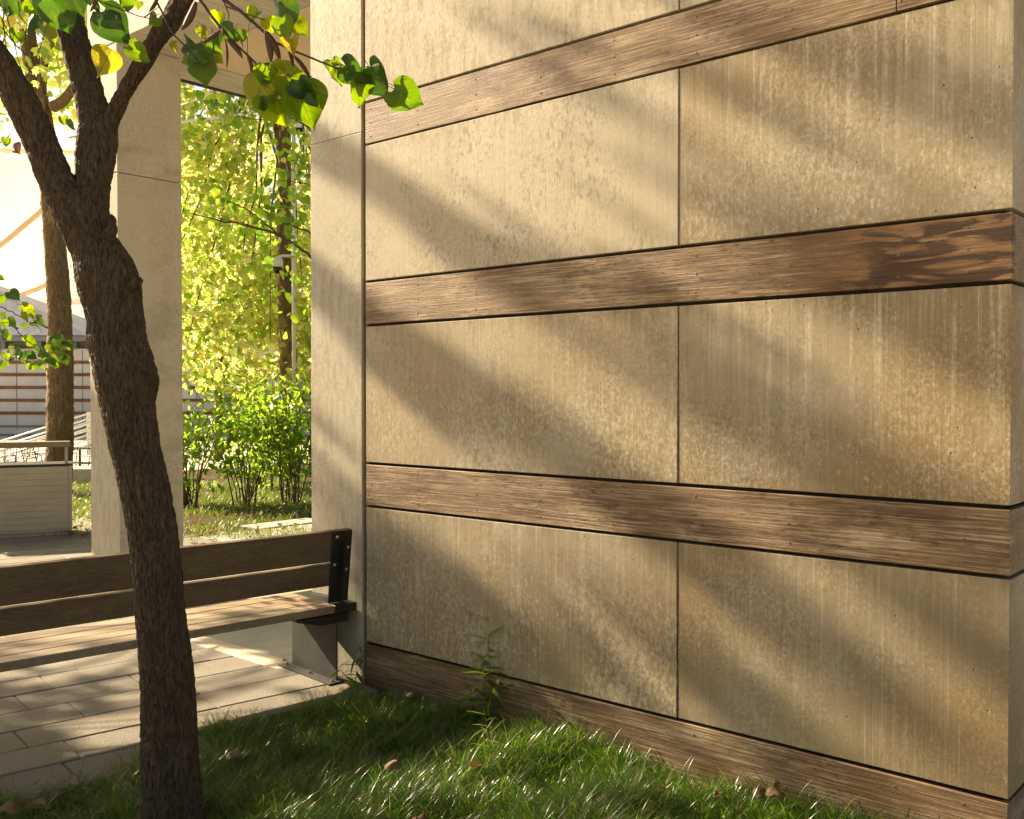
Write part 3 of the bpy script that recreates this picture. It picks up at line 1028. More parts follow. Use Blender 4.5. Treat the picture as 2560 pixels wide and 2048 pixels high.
def put_leaf(u, v, wpx, ang, tone, t, parent, tilt=None, shape=None, name='leaf', rnd=random):
    """leaf centred on (u, v); ang = direction of its tip, 0 down, + to the right"""
    size = wpx / FPX * t
    a = R_(ang)
    tip = -math.cos(a) * ZU + math.sin(a) * RT
    nrm = -FH * 1.0
    tx, ty = (rnd.uniform(-0.8, 0.8), rnd.uniform(-0.8, 0.45)) if tilt is None else tilt
    q = Matrix.Rotation(ty, 3, Vector(np.cross(tip, nrm))) @ Matrix.Rotation(tx, 3, Vector(tip))
    Y = q @ Vector(tip); Zz = q @ Vector(nrm)
    X = Y.cross(Zz).normalized(); Zz = X.cross(Y).normalized()
    c = Vector(at(u, v, t)) - Y * size * 0.48
    me = HM[rnd.randrange(4) if shape is None else shape][tone]
    o = bpy.data.objects.new(name, me)
    o.matrix_world = Matrix(((X.x * size, Y.x * size, Zz.x * size, c.x), (X.y * size, Y.y * size, Zz.y * size, c.y),
                             (X.z * size, Y.z * size, Zz.z * size, c.z), (0, 0, 0, 1)))
    link(o, parent)
    return o


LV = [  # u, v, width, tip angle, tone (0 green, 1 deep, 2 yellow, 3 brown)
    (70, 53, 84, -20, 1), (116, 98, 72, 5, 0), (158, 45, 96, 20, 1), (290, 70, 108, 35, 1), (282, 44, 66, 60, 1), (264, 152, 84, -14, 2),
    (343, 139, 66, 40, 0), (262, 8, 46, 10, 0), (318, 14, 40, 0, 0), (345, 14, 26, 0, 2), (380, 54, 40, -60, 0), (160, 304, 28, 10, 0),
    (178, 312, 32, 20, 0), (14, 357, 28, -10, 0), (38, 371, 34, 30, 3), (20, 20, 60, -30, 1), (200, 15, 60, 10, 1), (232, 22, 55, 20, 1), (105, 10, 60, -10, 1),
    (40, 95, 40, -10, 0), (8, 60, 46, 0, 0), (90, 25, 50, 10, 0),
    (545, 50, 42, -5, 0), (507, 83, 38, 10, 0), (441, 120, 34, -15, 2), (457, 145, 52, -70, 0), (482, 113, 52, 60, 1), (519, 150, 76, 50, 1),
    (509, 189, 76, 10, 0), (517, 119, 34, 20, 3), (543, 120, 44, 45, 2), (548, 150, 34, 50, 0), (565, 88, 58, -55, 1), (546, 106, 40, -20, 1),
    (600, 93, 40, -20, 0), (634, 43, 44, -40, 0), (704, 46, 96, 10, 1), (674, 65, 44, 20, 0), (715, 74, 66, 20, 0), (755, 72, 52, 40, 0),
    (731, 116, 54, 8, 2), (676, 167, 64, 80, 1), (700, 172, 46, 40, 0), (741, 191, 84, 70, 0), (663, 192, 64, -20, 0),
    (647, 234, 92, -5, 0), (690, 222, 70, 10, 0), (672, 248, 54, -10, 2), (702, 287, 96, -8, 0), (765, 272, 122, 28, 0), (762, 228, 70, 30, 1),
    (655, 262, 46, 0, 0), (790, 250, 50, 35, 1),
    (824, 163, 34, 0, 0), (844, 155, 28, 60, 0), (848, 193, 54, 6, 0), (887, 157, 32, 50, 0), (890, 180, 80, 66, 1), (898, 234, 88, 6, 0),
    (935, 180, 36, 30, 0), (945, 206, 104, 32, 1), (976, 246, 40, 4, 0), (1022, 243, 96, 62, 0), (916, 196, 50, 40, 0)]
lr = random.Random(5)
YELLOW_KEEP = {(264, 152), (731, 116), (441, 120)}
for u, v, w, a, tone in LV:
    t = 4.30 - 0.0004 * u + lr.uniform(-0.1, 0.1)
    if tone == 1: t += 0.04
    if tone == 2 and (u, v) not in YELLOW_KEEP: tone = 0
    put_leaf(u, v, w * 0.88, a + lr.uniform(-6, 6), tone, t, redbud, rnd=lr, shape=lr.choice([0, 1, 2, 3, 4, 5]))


def px_path(pts, t0=None):
    return [at(u, v, (4.30 - 0.0004 * u) if t0 is None else t0) for u, v in pts]


def branch(name, pts, r0, r1, parent, t0=None, mat=None):
    n = len(pts)
    P = np.array(px_path(pts, t0))
    s = np.linspace(0, 1, n); q = np.linspace(0, 1, n * 4)
    P = np.stack([np.interp(q, s, P[:, k]) for k in range(3)], -1)
    P += (vnoise(P * 40, 5)[:, None] - 0.5) * 0.006
    return tube(name, P, list(np.linspace(r0, r1, len(q))), mat or M['twig'], parent, 7)


branch('branch', [(540, -40), (561, 0), (602, 28), (623, 48), (654, 74), (682, 104), (715, 119), (752, 134), (800, 154), (855, 175)], 0.008, 0.0035, redbud)
branch('branch', [(480, -40), (500, 0), (528, 39), (558, 78), (600, 121), (647, 165), (678, 202), (727, 256)], 0.008, 0.003, redbud)
branch('branch', [(385, -10), (400, 20), (428, 80), (456, 109), (487, 143), (500, 160)], 0.005, 0.002, redbud)
branch('twig', [(552, -5), (565, 15), (610, 33), (662, 50)], 0.004, 0.002, redbud)
branch('twig', [(565, 15), (572, 38), (572, 50)], 0.003, 0.0015, redbud)
branch('twig', [(855, 175), (905, 190), (950, 200), (985, 215)], 0.003, 0.0012, redbud)
branch('twig', [(622, 61), (618, 100), (619, 140)], 0.0016, 0.0012, redbud)
branch('twig', [(600, 93), (607, 110), (606, 122)], 0.0016, 0.0012, redbud)
branch('twig', [(845, 165), (828, 195), (842, 200)], 0.0014, 0.001, redbud)
for pp in ([(-10, -5), (14, 30), (30, 90), (48, 160), (62, 205)], [(10, 15), (8, 60), (14, 110), (18, 135), (34, 160), (40, 180)], [(5, 70), (40, 115), (70, 142), (100, 165), (140, 192)],
           [(42, 200), (68, 190), (85, 160), (100, 120), (118, 62)], [(35, 165), (58, 215), (78, 240), (100, 262), (115, 285)], [(225, -5), (265, 10), (300, 22), (345, 40), (375, 48), (398, 34)],
           [(115, -10), (113, 20), (117, 40)], [(360, 44), (382, 28), (400, 15)], [(20, -10), (60, 55), (110, 100)]):
    branch('twig', pp, 0.0032, 0.0012, redbud)
branch('twig', [(-10, 362), (12, 350), (28, 333)], 0.003, 0.0015, redbud)


def pod(u0, v0, u1, v1, w, parent, t0=None):
    t = (4.28 - 0.0004 * u0) if t0 is None else t0
    a, b = at(u0, v0, t), at(u1, v1, t)
    d = b - a; L = np.linalg.norm(d); d /= L
    x = np.cross(d, FH); x /= np.linalg.norm(x); zn = np.cross(x, d)
    wm = w / FPX * t / 2 * 0.78
    V, Fc = [], []
    for i in range(9):
        s = i / 8
        hw = wm * max(0.05, math.sin(math.pi * min(1, 0.04 + 0.96 * s)) ** 0.55) + (0.001 if i in (0, 8) else 0)
        bend = 0.05 * L * math.sin(math.pi * s)
        for sx, sz in ((-1, 0), (0, 0.25 + 0.1 * math.sin(s * 30)), (1, 0), (0, -0.2)):
            V.append(a + d * s * L + x * (sx * hw + bend) + zn * (sz * hw))
    for i in range(8):
        for e in range(4):
            p, q = i * 4 + e, i * 4 + (e + 1) % 4
            Fc.append((p, q, q + 4, p + 4))
    return mesh_obj('seed_pod', V, Fc, M['pod'], parent, True)


for pd in ((663, 78, 678, 156, 22), (667, 80, 701, 154, 20), (562, 96, 567, 172, 8), (567, 98, 607, 146, 16), (550, 76, 506, 105, 16), (619, 140, 632, 191, 15),
           (722, 128, 733, 168, 12), (732, 137, 777, 200, 14), (490, 4, 455, 76, 26), (529, 70, 531, 150, 6), (140, 5, 152, 22, 30), (240, -5, 225, 30, 14), (395, -8, 372, 30, 16), (556, 70, 560, 90, 12), (676, 150, 679, 170, 6)):
    pod(*pd, redbud)

# the tree's own origin sits at the foot of its trunk
rb_base = Vector((pts[2][0], pts[2][1], -0.05))
redbud.location = rb_base
for ch in redbud.children:
    ch.matrix_parent_inverse = Matrix.Translation(-rb_base)

# =================================================================== GRASS
def in_bed(x, y):
    """inside the planted bed in front of the wall"""
    n = PN[0] * x + PN[1] * y
    lim = np.where(x < 3.03, 5.13, 5.47)
    return (x < 4.40) & (n < lim) & (y > 0.2)


def blades(name, X, Y, Zb, length, width, lean, mat, seed, segs=4, flop=1.0, parent=None, dirs=None):
    rg = np.random.default_rng(seed)
    n = len(X)
    az = rg.uniform(0, 2 * math.pi, n) if dirs is None else dirs
    dx, dy = np.cos(az), np.sin(az)
    tw = rg.uniform(0, 2 * math.pi, n)
    V = np.zeros((n, segs + 1, 2, 3), np.float32)
    sx, sy = -np.sin(az + 0.5 * np.sin(tw)), np.cos(az + 0.5 * np.sin(tw))
    px, pz = np.zeros(n), np.zeros(n)
    th = lean * rg.uniform(0.3, 1.0, n)
    bend = flop * rg.uniform(0.5, 1.6, n)
    ds = length / segs
    for i in range(segs + 1):
        w = width * (1 - (i / segs) ** 2 * 0.92)
        for k2, sg in ((0, -1), (1, 1)):
            V[:, i, k2, 0] = X + dx * px + sg * sx * w / 2
            V[:, i, k2, 1] = Y + dy * px + sg * sy * w / 2
            V[:, i, k2, 2] = Zb + pz
        ang = th + bend * (i / segs)
        px = px + np.sin(ang) * ds
        pz = pz + np.cos(ang) * ds
    b = np.arange(n)[:, None] * (segs + 1) * 2
    q = np.arange(segs)[None] * 2
    a = (b + q).ravel()
    return fast_mesh(name, V.reshape(-1, 3), np.stack([a, a + 1, a + 3, a + 2], -1), mat, parent, True)


nt = 3900
TX = RNG.uniform(-0.2, 4.40, nt * 4); TY = RNG.uniform(1.2, 5.5, nt * 4)
fwd = TX * FH[0] + TY * FH[1]; lat = TX * RT[0] + TY * RT[1]
ok = in_bed(TX, TY) & (fwd > 3.2) & (np.abs(lat) < fwd * 0.62)
den = vnoise(np.stack([TX * 2.6, TY * 2.6, TX * 0], -1), 21)
ok &= RNG.uniform(0, 1, len(TX)) < 0.25 + 1.1 * den
TX, TY, den = TX[ok][:nt], TY[ok][:nt], den[ok][:nt]
nb = 38
ntuft = len(TX)
big = RNG.uniform(0.6, 1.25, ntuft) * (0.5 + 0.95 * den)
rad_ = np.abs(RNG.normal(0, 0.016, ntuft * nb)); ang_ = RNG.uniform(0, 2 * math.pi, ntuft * nb)
X = np.repeat(TX, nb) + rad_ * np.cos(ang_)
Y = np.repeat(TY, nb) + rad_ * np.sin(ang_)
okb = (X < 4.40)
L = np.repeat(big, nb) * RNG.uniform(0.08, 0.22, ntuft * nb)
taz = ang_ + RNG.normal(0, 0.5, ntuft * nb)
Zb = np.full(len(X), -0.05)
g1 = blades('lily_turf', X[okb], Y[okb], Zb[okb], L[okb], RNG.uniform(0.002, 0.0042, okb.sum()), 0.7, M['grass'], 3, 5, 1.35, dirs=taz[okb])
tag(g1, 'dense dark green lily turf covering the bed below the clad wall', 'grass', kind='stuff')

# lawn beyond the passage
nl = 26000
LX = RNG.uniform(5.5, 16, nl * 3); LY = RNG.uniform(10.5, 21.5, nl * 3)
f2 = LX * FH[0] + LY * FH[1]; l2 = (LX * RT[0] + LY * RT[1]) / f2
edge_n = (LX - 5.9) * 0.83 + (LY - 13.9) * 0.55 + 0.25 * (vnoise(np.stack([LX * 1.5, LY * 1.5, LX * 0], -1), 4) - 0.5)
ok = (edge_n > 0) & (f2 < 21.5) & (l2 > -0.52) & (l2 < -0.17) & ((l2 < -0.40) | (l2 > -0.345)) & (vnoise(np.stack([LX * 1.1, LY * 1.1, LX * 0], -1), 9) + RNG.uniform(-.25, .25, len(LX)) > 0.38)
ok &= ~((np.abs(LX - 8.9) < 0.75) & (np.abs(LY - 12.2) < 0.32))
LX, LY = LX[ok][:nl], LY[ok][:nl]
g2 = blades('lawn_grass', LX, LY, np.full(len(LX), -0.035), RNG.uniform(0.07, 0.2, len(LX)), RNG.uniform(0.006, 0.012, len(LX)), 0.6, M['lawn'], 4, 3, 1.0)
tag(g2, 'patchy lawn strewn with leaves beyond the passage', 'grass', kind='stuff')
o = box('stepping_stone', (8.3, 11.95, -0.05), (9.5, 12.45, 0.015), M['stone'], bev=0.012, seg=2)
tag(o, 'flat grey stepping stone in the lawn beyond the bench', 'stone')

# =================================================================== LEAF MASSES
def star_outline(kind):
    if kind == 'plane':
        pts = [(0, -0.08), (0.30, -0.02), (0.50, 0.22), (0.27, 0.40), (0.36, 0.74), (0.13, 0.66), (0, 1.0), (-0.13, 0.66), (-0.36, 0.74), (-0.27, 0.40), (-0.50, 0.22), (-0.30, -0.02)]
    elif kind == 'heart':
        pts = [(0, 0.04), (0.28, -0.03), (0.46, 0.22), (0.34, 0.62), (0, 1.0), (-0.34, 0.62), (-0.46, 0.22), (-0.28, -0.03)]
    else:
        pts = [(0, 0), (0.20, 0.22), (0.23, 0.52), (0, 1.0), (-0.23, 0.52), (-0.20, 0.22)]
    return np.array(pts)


def leaf_cloud(name, Pos, size, kind, mat, parent, seed, hang=0.55, ndir=None):
    rg = np.random.default_rng(seed)
    n = len(Pos)
    out = star_outline(kind)
    k = len(out)
    # tip direction: outwards and hanging; normal roughly up with scatter
    tip = rg.normal(0, 1, (n, 3)); tip[:, 2] -= hang * 2.0
    tip /= np.linalg.norm(tip, axis=1)[:, None]
    nr = rg.normal(0, 0.7, (n, 3)); nr[:, 2] += 0.9
    if ndir is not None:
        nr += ndir
    xa = np.cross(tip, nr); xa /= np.linalg.norm(xa, axis=1)[:, None] + 1e-9
    na = np.cross(xa, tip)
    s = (size * rg.uniform(0.5, 1.35, n))[:, None]
    fold = rg.uniform(-0.25, 0.45, n)[:, None]
    V = np.zeros((n, k + 1, 3), np.float32)
    V[:, 0] = Pos + tip * s * 0.35
    for j, (ox, oy) in enumerate(out):
        V[:, j + 1] = Pos + xa * (ox * s) + tip * (oy * s) + na * (s * (fold * abs(ox) - 0.12 * oy * oy))
    b = np.arange(n)[:, None] * (k + 1)
    j = np.arange(k)[None]
    F = np.stack([b + 0 * j, b + 1 + j, b + 1 + (j + 1) % k], -1).reshape(-1, 3)
    return fast_mesh(name, V.reshape(-1, 3), F, mat, parent, True)


def clumps(c, rad, nclump, per, spread, seed, shell=0.35, zmin=None):
    rg = np.random.default_rng(seed)
    d = rg.normal(0, 1, (nclump, 3)); d /= np.linalg.norm(d, axis=1)[:, None]
    r = rg.uniform(shell ** 3, 1, nclump) ** (1 / 3)
    cc = np.array(c) + d * r[:, None] * np.array(rad)
    cnt = rg.poisson(per, nclump)
    P = np.repeat(cc, cnt, axis=0)
    P = P + rg.normal(0, 1, P.shape) * np.array([spread, spread, spread * 0.55])
    if zmin is not None:
        P = P[P[:, 2] > zmin]
    return P, cc


def boughs(name, start, targets, r0, mat, parent, seed, jitter=0.25):
    rg = np.random.default_rng(seed)
    specs = []
    for tg in targets:
        a = np.array(start, float); b = np.array(tg, float)
        q = np.linspace(0, 1, 7)[:, None]
        P = a + (b - a) * q
        P[:, 2] += np.sin(q[:, 0] * math.pi) * 0.08 * np.linalg.norm(b - a)
        P[1:-1] += rg.normal(0, jitter * 0.3, (5, 3))
        specs.append((P, list(np.linspace(r0, r0 * 0.15, 7))))
    return tubes(name, specs, mat, parent, 6)


def plane_tree(label, base, path, radii, crown, nclump, per, size, seed, mat, nbough=18, group=None, kind='plane', spread=0.33, zmin=None, shell=0.35, cat='tree', name='plane_tree', thin=None):
    t = empty(name, (base[0], base[1], -0.05))
    tag(t, label, cat, group)
    tr = bark_tube('trunk', path, radii, None, 40, 0.03, 0.018, M['plane_bark'], seed)
    world_child(tr, t)
    Pl, cc = clumps(crown[0], crown[1], nclump, per, spread, seed, shell, zmin)
    if thin is not None:
        bx = np.array(path[4][:2]); dirc = -bx / np.linalg.norm(bx)
        rel = Pl[:, :2] - bx
        along = rel @ dirc; side = np.abs(rel @ np.array([-dirc[1], dirc[0]]) + 0.12)
        Pl = Pl[~((along > -0.9) & (side < thin) & (np.random.default_rng(seed).uniform(0, 1, len(Pl)) < 0.93))]
    lf = leaf_cloud('crown', Pl, size, kind, mat, None, seed + 1)
    world_child(lf, t)
    rg = np.random.default_rng(seed)
    sel = cc[rg.permutation(len(cc))[:nbough]]
    start = np.array(path[-2])
    b = boughs('boughs', start, sel, radii[-1] * 0.5, M['plane_bark'], None, seed)
    world_child(b, t)
    return t


# left plane tree, trunk between the cabinet and the pillar
tb = 19.0
pl = [(140, 1300, 0.36), (140, 1240, 0.30), (148, 1140, 0.255), (150, 1000, 0.250), (150, 850, 0.235), (144, 700, 0.215), (133, 560, 0.20), (122, 430, 0.19), (112, 330, 0.185), (92, 220, 0.17), (74, 120, 0.16), (60, 0, 0.14), (45, -150, 0.10)]
path = [at(u, v, tb) for u, v, r in pl]
lt = plane_tree('thick mottled plane tree trunk between the beige cabinet and the pillar', path[0], path, [r for u, v, r in pl],
                (at(90, -60, 19.3), (4.2, 4.2, 3.4)), 230, 30, 0.22, 31, M['plane_leaf'], 14, zmin=7.4)
o = limb('limb', [(112, 225, 24, 18.9), (130, 215, 22, 18.8), (150, 190, 19, 18.6), (165, 160, 16, 18.5), (190, 100, 12, 18.3)], 33, 24, 0.006, lt, M['plane_bark'])
o.parent = None; world_child(o, lt)
o = limb('limb', [(88, 235, 20, 18.9), (88, 190, 19, 18.8), (92, 140, 17, 18.7), (100, 80, 15, 18.6), (108, 0, 12, 18.5)], 34, 24, 0.006, lt, M['plane_bark'])
o.parent = None; world_child(o, lt)

# plane tree seen through the passage
tb = 22.0
pl = [(722, 1220, 0.26), (723, 1100, 0.225), (721, 950, 0.20), (718, 800, 0.195), (712, 650, 0.185), (712, 520, 0.18), (714, 420, 0.175), (706, 330, 0.165), (700, 260, 0.15), (690, 120, 0.12), (680, -60, 0.08)]
path = [at(u, v, tb) for u, v, r in pl]
plane_tree('yellow-green plane tree seen through the passage behind the shrubs', path[0], path, [r for u, v, r in pl],
           (at(655, 640, 22.6), (3.5, 3.5, 3.7)), 330, 42, 0.165, 41, M['plane_leaf'], 26, zmin=1.95, shell=0.3, thin=0.5)
# a second, lower plane tree behind it fills the gap to the left
path = [at(u, v, 27) for u, v in ((545, 1150), (550, 900), (552, 700), (556, 500), (560, 300))]
plane_tree('thin-trunked paler plane tree farther back, left of the other plane trunk', path[0], path, [0.13, 0.12, 0.11, 0.09, 0.06],
           (at(590, 660, 27.5), (2.9, 2.9, 3.6)), 200, 40, 0.17, 47, M['plane_leaf'], 16, zmin=2.0)

# far dull green trees against the sky
for i, (u, v, t, rr, sd) in enumerate(((500, 480, 55, 5.0, 51),)):
    g0 = at(u, 1060, t)
    path = [np.array([g0[0], g0[1], z]) for z in (-0.1, 2.5, 5, 8, 10)]
    plane_tree(['dull blue-green tree far off in the gap right of the pillar', 'far green tree behind the leaves at the upper left'][i], g0, path, [0.3, 0.26, 0.22, 0.16, 0.1],
               (at(u, v, t), (rr, rr, rr * 0.9)), 120, 18, 0.40, sd, M['far_leaf'], 12, 'trees far behind the passage', 'leaf', 0.7, name='far_tree')

# =================================================================== REDBUDS IN THE MIDDLE DISTANCE
def small_redbud(label, trunk_px, t, sprays, seed, mesh_leaves=None, leafsize=0.10):
    """sprays: lists of (u, v) along twigs; big leaves are set along them one by one"""
    rg = random.Random(seed)
    tr = empty('redbud_tree', at_ground(*trunk_px[0]) * np.array([1, 1, 0]))
    tag(tr, label, 'tree')
    P = [at(u, v, t) for u, v in trunk_px]
    o = bark_tube('trunk', P, list(np.linspace(0.075, 0.03, len(P))), None, 32, 0.02, 0.006, seed=seed)
    world_child(o, tr)
    return tr, rg


tr2 = empty('redbud_tree', (1.2, 9.2, -0.05))
tag(tr2, 'leafy branch of a second heart-leaved tree reaching in at the left edge', 'tree')
base2 = np.array([1.2, 9.2, 0.0])
t2 = 8.2
world_child(bark_tube('trunk', [base2, base2 + (0.02, 0.02, 0.8), base2 + (0.1, -0.03, 1.6), base2 + (0.15, -0.05, 2.4), base2 + (0.1, -0.1, 3.6)], [0.08, 0.07, 0.06, 0.05, 0.03], None, 32, 0.02, 0.006, seed=61), tr2)
fork = base2 + np.array([0.1, -0.03, 1.7])
fork2 = base2 + np.array([0.14, -0.05, 2.1])
r2 = random.Random(8)


def far_spray(pts, r0, parent, t, leaves, n, start=None, rnd=r2):
    P = [at(u, v, t) for u, v in pts]
    if start is not None:
        P = [np.array(start)] + P
    s = np.linspace(0, 1, len(P)); q = np.linspace(0, 1, len(P) * 4)
    PP = np.array(P)
    Q = np.stack([np.interp(q, s, PP[:, k]) for k in range(3)], -1) + (vnoise(np.stack([q * 20, q * 0, q * 0 + t], -1), 3)[:, None] - 0.5) * 0.03
    world_child(tube('branch', Q, list(np.linspace(r0, r0 * 0.3, len(q))), M['twig'], None, 6), parent)


far_spray([(-60, 780), (0, 770), (30, 776), (60, 795), (85, 812), (105, 830)], 0.007, tr2, t2, None, 0, fork2)
far_spray([(-40, 810), (20, 815), (45, 826), (70, 850), (90, 868), (120, 862), (150, 858)], 0.006, tr2, t2, None, 0, fork)
far_spray([(-50, 870), (0, 866), (10, 890), (16, 910)], 0.006, tr2, t2, None, 0, fork)
far_spray([(-30, 735), (0, 738), (25, 748), (55, 762), (85, 775)], 0.004, tr2, t2, None, 0, fork2)
far_spray([(15, 905), (50, 885), (95, 878), (130, 868), (175, 862)], 0.004, tr2, t2, None, 0)
LV2 = [(36, 741, 30, 60, 1), (64, 764, 14, 0, 0), (78, 775, 18, 50, 0), (57, 775, 18, -30, 0), (64, 792, 22, 10, 0), (80, 787, 20, -20, 0), (95, 795, 14, 0, 0), (84, 806, 16, 70, 1), (102, 812, 26, 30, 1),
       (92, 806, 14, 0, 0), (5, 745, 14, 10, 1), (3, 752, 18, 0, 0), (12, 794, 20, -20, 0), (8, 812, 22, 0, 0), (28, 812, 28, 40, 1), (62, 817, 16, 60, 0), (6, 838, 26, 0, 1), (22, 842, 16, 40, 0), (69, 848, 18, 20, 0),
       (82, 858, 20, 60, 0), (82, 843, 8, 60, 0), (4, 697, 14, 70, 1), (30, 866, 12, 60, 0), (19, 880, 10, 0, 0), (5, 890, 16, -10, 0), (18, 893, 14, 0, 0), (12, 914, 20, 10, 0), (28, 898, 18, -40, 1), (42, 882, 20, -60, 1), (52, 892, 22, 0, 1), (70, 888, 18, 10, 1),
       (62, 898, 16, -20, 0), (85, 892, 20, 60, 1), (81, 918, 20, 10, 0), (98, 872, 18, 20, 1), (103, 922, 22, 50, 0), (112, 884, 24, 50, 1), (122, 898, 22, 40, 1), (120, 903, 18, -10, 0), (128, 872, 22, -20, 0), (140, 880, 22, 10, 0),
       (132, 909, 18, 40, 1), (142, 846, 22, 60, 1), (152, 855, 26, 20, 1), (160, 867, 24, 30, 0), (172, 866, 26, 10, 1), (144, 896, 20, -10, 0), (158, 892, 20, 60, 1), (162, 900, 22, 10, 0), (140, 913, 18, 40, 0), (104, 905, 18, 60, 1), (178, 860, 22, 30, 0), (150, 872, 20, 0, 0), (0, 915, 18, 0, 0)]
for u, v, w, a, tone in LV2:
    o = put_leaf(u, v, w * 1.15, a + r2.uniform(-15, 15), tone, t2 + r2.uniform(-0.25, 0.25), None, rnd=r2)
    o.parent = tr2; o.matrix_parent_inverse = Matrix.Translation(-Vector(tr2.location))

# heart-leaved tree growing behind the column, its boughs reach left across the gap
tr3 = empty('redbud_tree', (10.0, 10.9, -0.05))
tag(tr3, 'slender green heart-leaved tree whose boughs reach out from behind the column', 'tree')
b3 = np.array([10.0, 10.9, 0.0])
t3 = 14.0
world_child(bark_tube('trunk', [b3, b3 + (-.05, .05, 1.2), b3 + (-.1, .1, 2.4), b3 + (-.05, .2, 4.2), b3 + (.0, .3, 6.0)], [0.10, 0.085, 0.075, 0.05, 0.025], None, 32, 0.03, 0.008, seed=71), tr3)
f3 = b3 + np.array([-.1, .1, 2.2])
r3 = np.random.default_rng(5)
LP = []
for pts, rr, st in (([(775, 640), (740, 612), (700, 590), (650, 572), (600, 558), (560, 555), (505, 540), (475, 532)], 0.022, f3),
                    ([(700, 590), (665, 560), (635, 535), (600, 515), (560, 498)], 0.014, None),
                    ([(775, 580), (720, 562), (680, 540), (640, 510)], 0.016, f3 + (0, 0, .3)),
                    ([(640, 572), (600, 560), (540, 545), (500, 515)], 0.010, None),
                    ([(775, 462), (730, 455), (690, 450)], 0.012, f3 + (0, 0, .8)),
                    ([(775, 320), (740, 300), (700, 292), (640, 300), (590, 290)], 0.014, f3 + (0, 0, 1.6)),
                    ([(775, 420), (740, 400), (715, 405)], 0.010, f3 + (0, 0, 1.0)),
                    ([(690, 640), (650, 650), (600, 640)], 0.008, None)):
    far_spray(pts, rr, tr3, t3, None, 0, st)
    PP = np.array([at(u, v, t3) for u, v in pts])
    for i in range(len(PP) - 1):
        for q in range(5):
            f = r3.uniform()
            LP.append(PP[i] * (1 - f) + PP[i + 1] * f + r3.normal(0, 0.13, 3) * np.array([1, 1, 0.8]))
for c, n, sp in (((560, 260), 60, 0.3), ((600, 275), 45, 0.3), ((500, 245), 30, 0.35), ((480, 345), 30, 0.2), ((740, 420), 30, 0.25), ((755, 500), 36, 0.3), ((690, 470), 26, 0.3), ((740, 680), 26, 0.3), ((600, 500), 26, 0.25), ((730, 350), 20, 0.25), ((770, 780), 30, 0.3)):
    cc = at(*c, t3)
    LP += list(cc + r3.normal(0, 1, (n, 3)) * np.array([sp, sp, sp * 0.6]))
o = leaf_cloud('crown', np.array(LP), 0.115, 'heart', M['green_leaf'], None, 73)
world_child(o, tr3)

# =================================================================== SHRUBS
def shrub(label, g, height, rad, n, seed, flowers, bare=0.12):
    s = empty('flowering_shrub', (g[0], g[1], -0.03))
    tag(s, label, 'shrub', None)
    rg = np.random.default_rng(seed)
    specs, tips = [], []
    for i in range(15):
        a = rg.uniform(0, 2 * math.pi); r = rg.uniform(0.2, 1.0) * rad
        top = np.array([g[0] + math.cos(a) * r, g[1] + math.sin(a) * r, height * rg.uniform(0.7, 1.0)])
        b = np.array([g[0] + math.cos(a) * 0.14 * rg.uniform(0, 1.5), g[1] + math.sin(a) * 0.14, -0.04])
        q = np.linspace(0, 1, 7)[:, None]
        P = b + (top - b) * np.concatenate([q ** 1.5, q ** 1.5, q], 1) + rg.normal(0, 0.025, (7, 3))
        specs.append((P, list(np.linspace(0.014, 0.004, 7))))
        tips.append(P)
        for z in range(2):
            k0 = rg.integers(2, 6)
            e = P[k0] + np.array([rg.normal(0, 0.3), rg.normal(0, 0.3), rg.uniform(0.1, 0.5)])
            specs.append((np.linspace(P[k0], e, 4), list(np.linspace(0.006, 0.002, 4))))
            tips.append(np.linspace(P[k0], e, 7))
    world_child(tubes('stems', specs, M['stem'], None, 5), s)
    T = np.concatenate([np.stack([np.interp(np.linspace(0.25, 1, 30), np.linspace(0, 1, 7), P[:, k]) for k in range(3)], -1) for P in tips])
    T = T[T[:, 2] > bare * height]
    T = T[rg.integers(0, len(T), n)] + rg.normal(0, 1, (n, 3)) * np.array([0.20, 0.20, 0.12])
    world_child(leaf_cloud('foliage', T, 0.13, 'leaf', M['green_leaf'], None, seed + 1, 0.3), s)
    for i in range(flowers):
        a = rg.uniform(0, 2 * math.pi); r = rg.uniform(0, 0.9) * rad
        c = np.array([g[0] + math.cos(a) * r, g[1] + math.sin(a) * r, height * rg.uniform(0.86, 1.03)])
        pc = c + rg.normal(0, 1, (60, 3)) * np.array([0.055, 0.055, 0.03])
        fh_ = leaf_cloud('flower_head', pc, 0.028, 'leaf', M['flower'], None, seed + 9 + i, 0.0)
        fh_['kind'] = 'stuff'; world_child(fh_, s)
    return s


shrub('low shrub with bare lower stems, next to the pillar', at_ground(478, 1262), 1.85, 0.85, 720, 81, 3)
shrub('tall leafy shrub in the middle of the passage view, in front of the plane tree', at_ground(612, 1262), 2.25, 1.15, 1250, 82, 5)
shrub('broad leafy shrub with cream flower heads beside the column', at_ground(722, 1258), 2.4, 1.05, 1350, 83, 7)
shrub('shrub standing back between the two larger ones, topped with cream blossom', at_ground(668, 1222), 2.35, 1.1, 950, 84, 4)

# leaf litter on the far lawn and by its edge
nL = 300
gx_ = RNG.uniform(5.6, 12, nL * 4); gy_ = RNG.uniform(11, 18, nL * 4)
e_n = (gx_ - 5.9) * 0.83 + (gy_ - 13.9) * 0.55
okL = (e_n > -0.45) & (np.exp(-np.abs(e_n - 0.1) * 0.9) > RNG.uniform(0, 1, len(gx_)))
Pp = np.stack([gx_[okL], gy_[okL], np.full(okL.sum(), 0.02) + RNG.uniform(0, 0.06, okL.sum())], -1)[:nL]
o = leaf_cloud('leaf_litter', Pp, 0.07, 'plane', M['leaf_brown'], None, 91, 0.0, np.array([0, 0, 2.0]))
tag(o, 'scattered dry brown leaves on the lawn beyond the passage', 'leaf litter', kind='stuff')

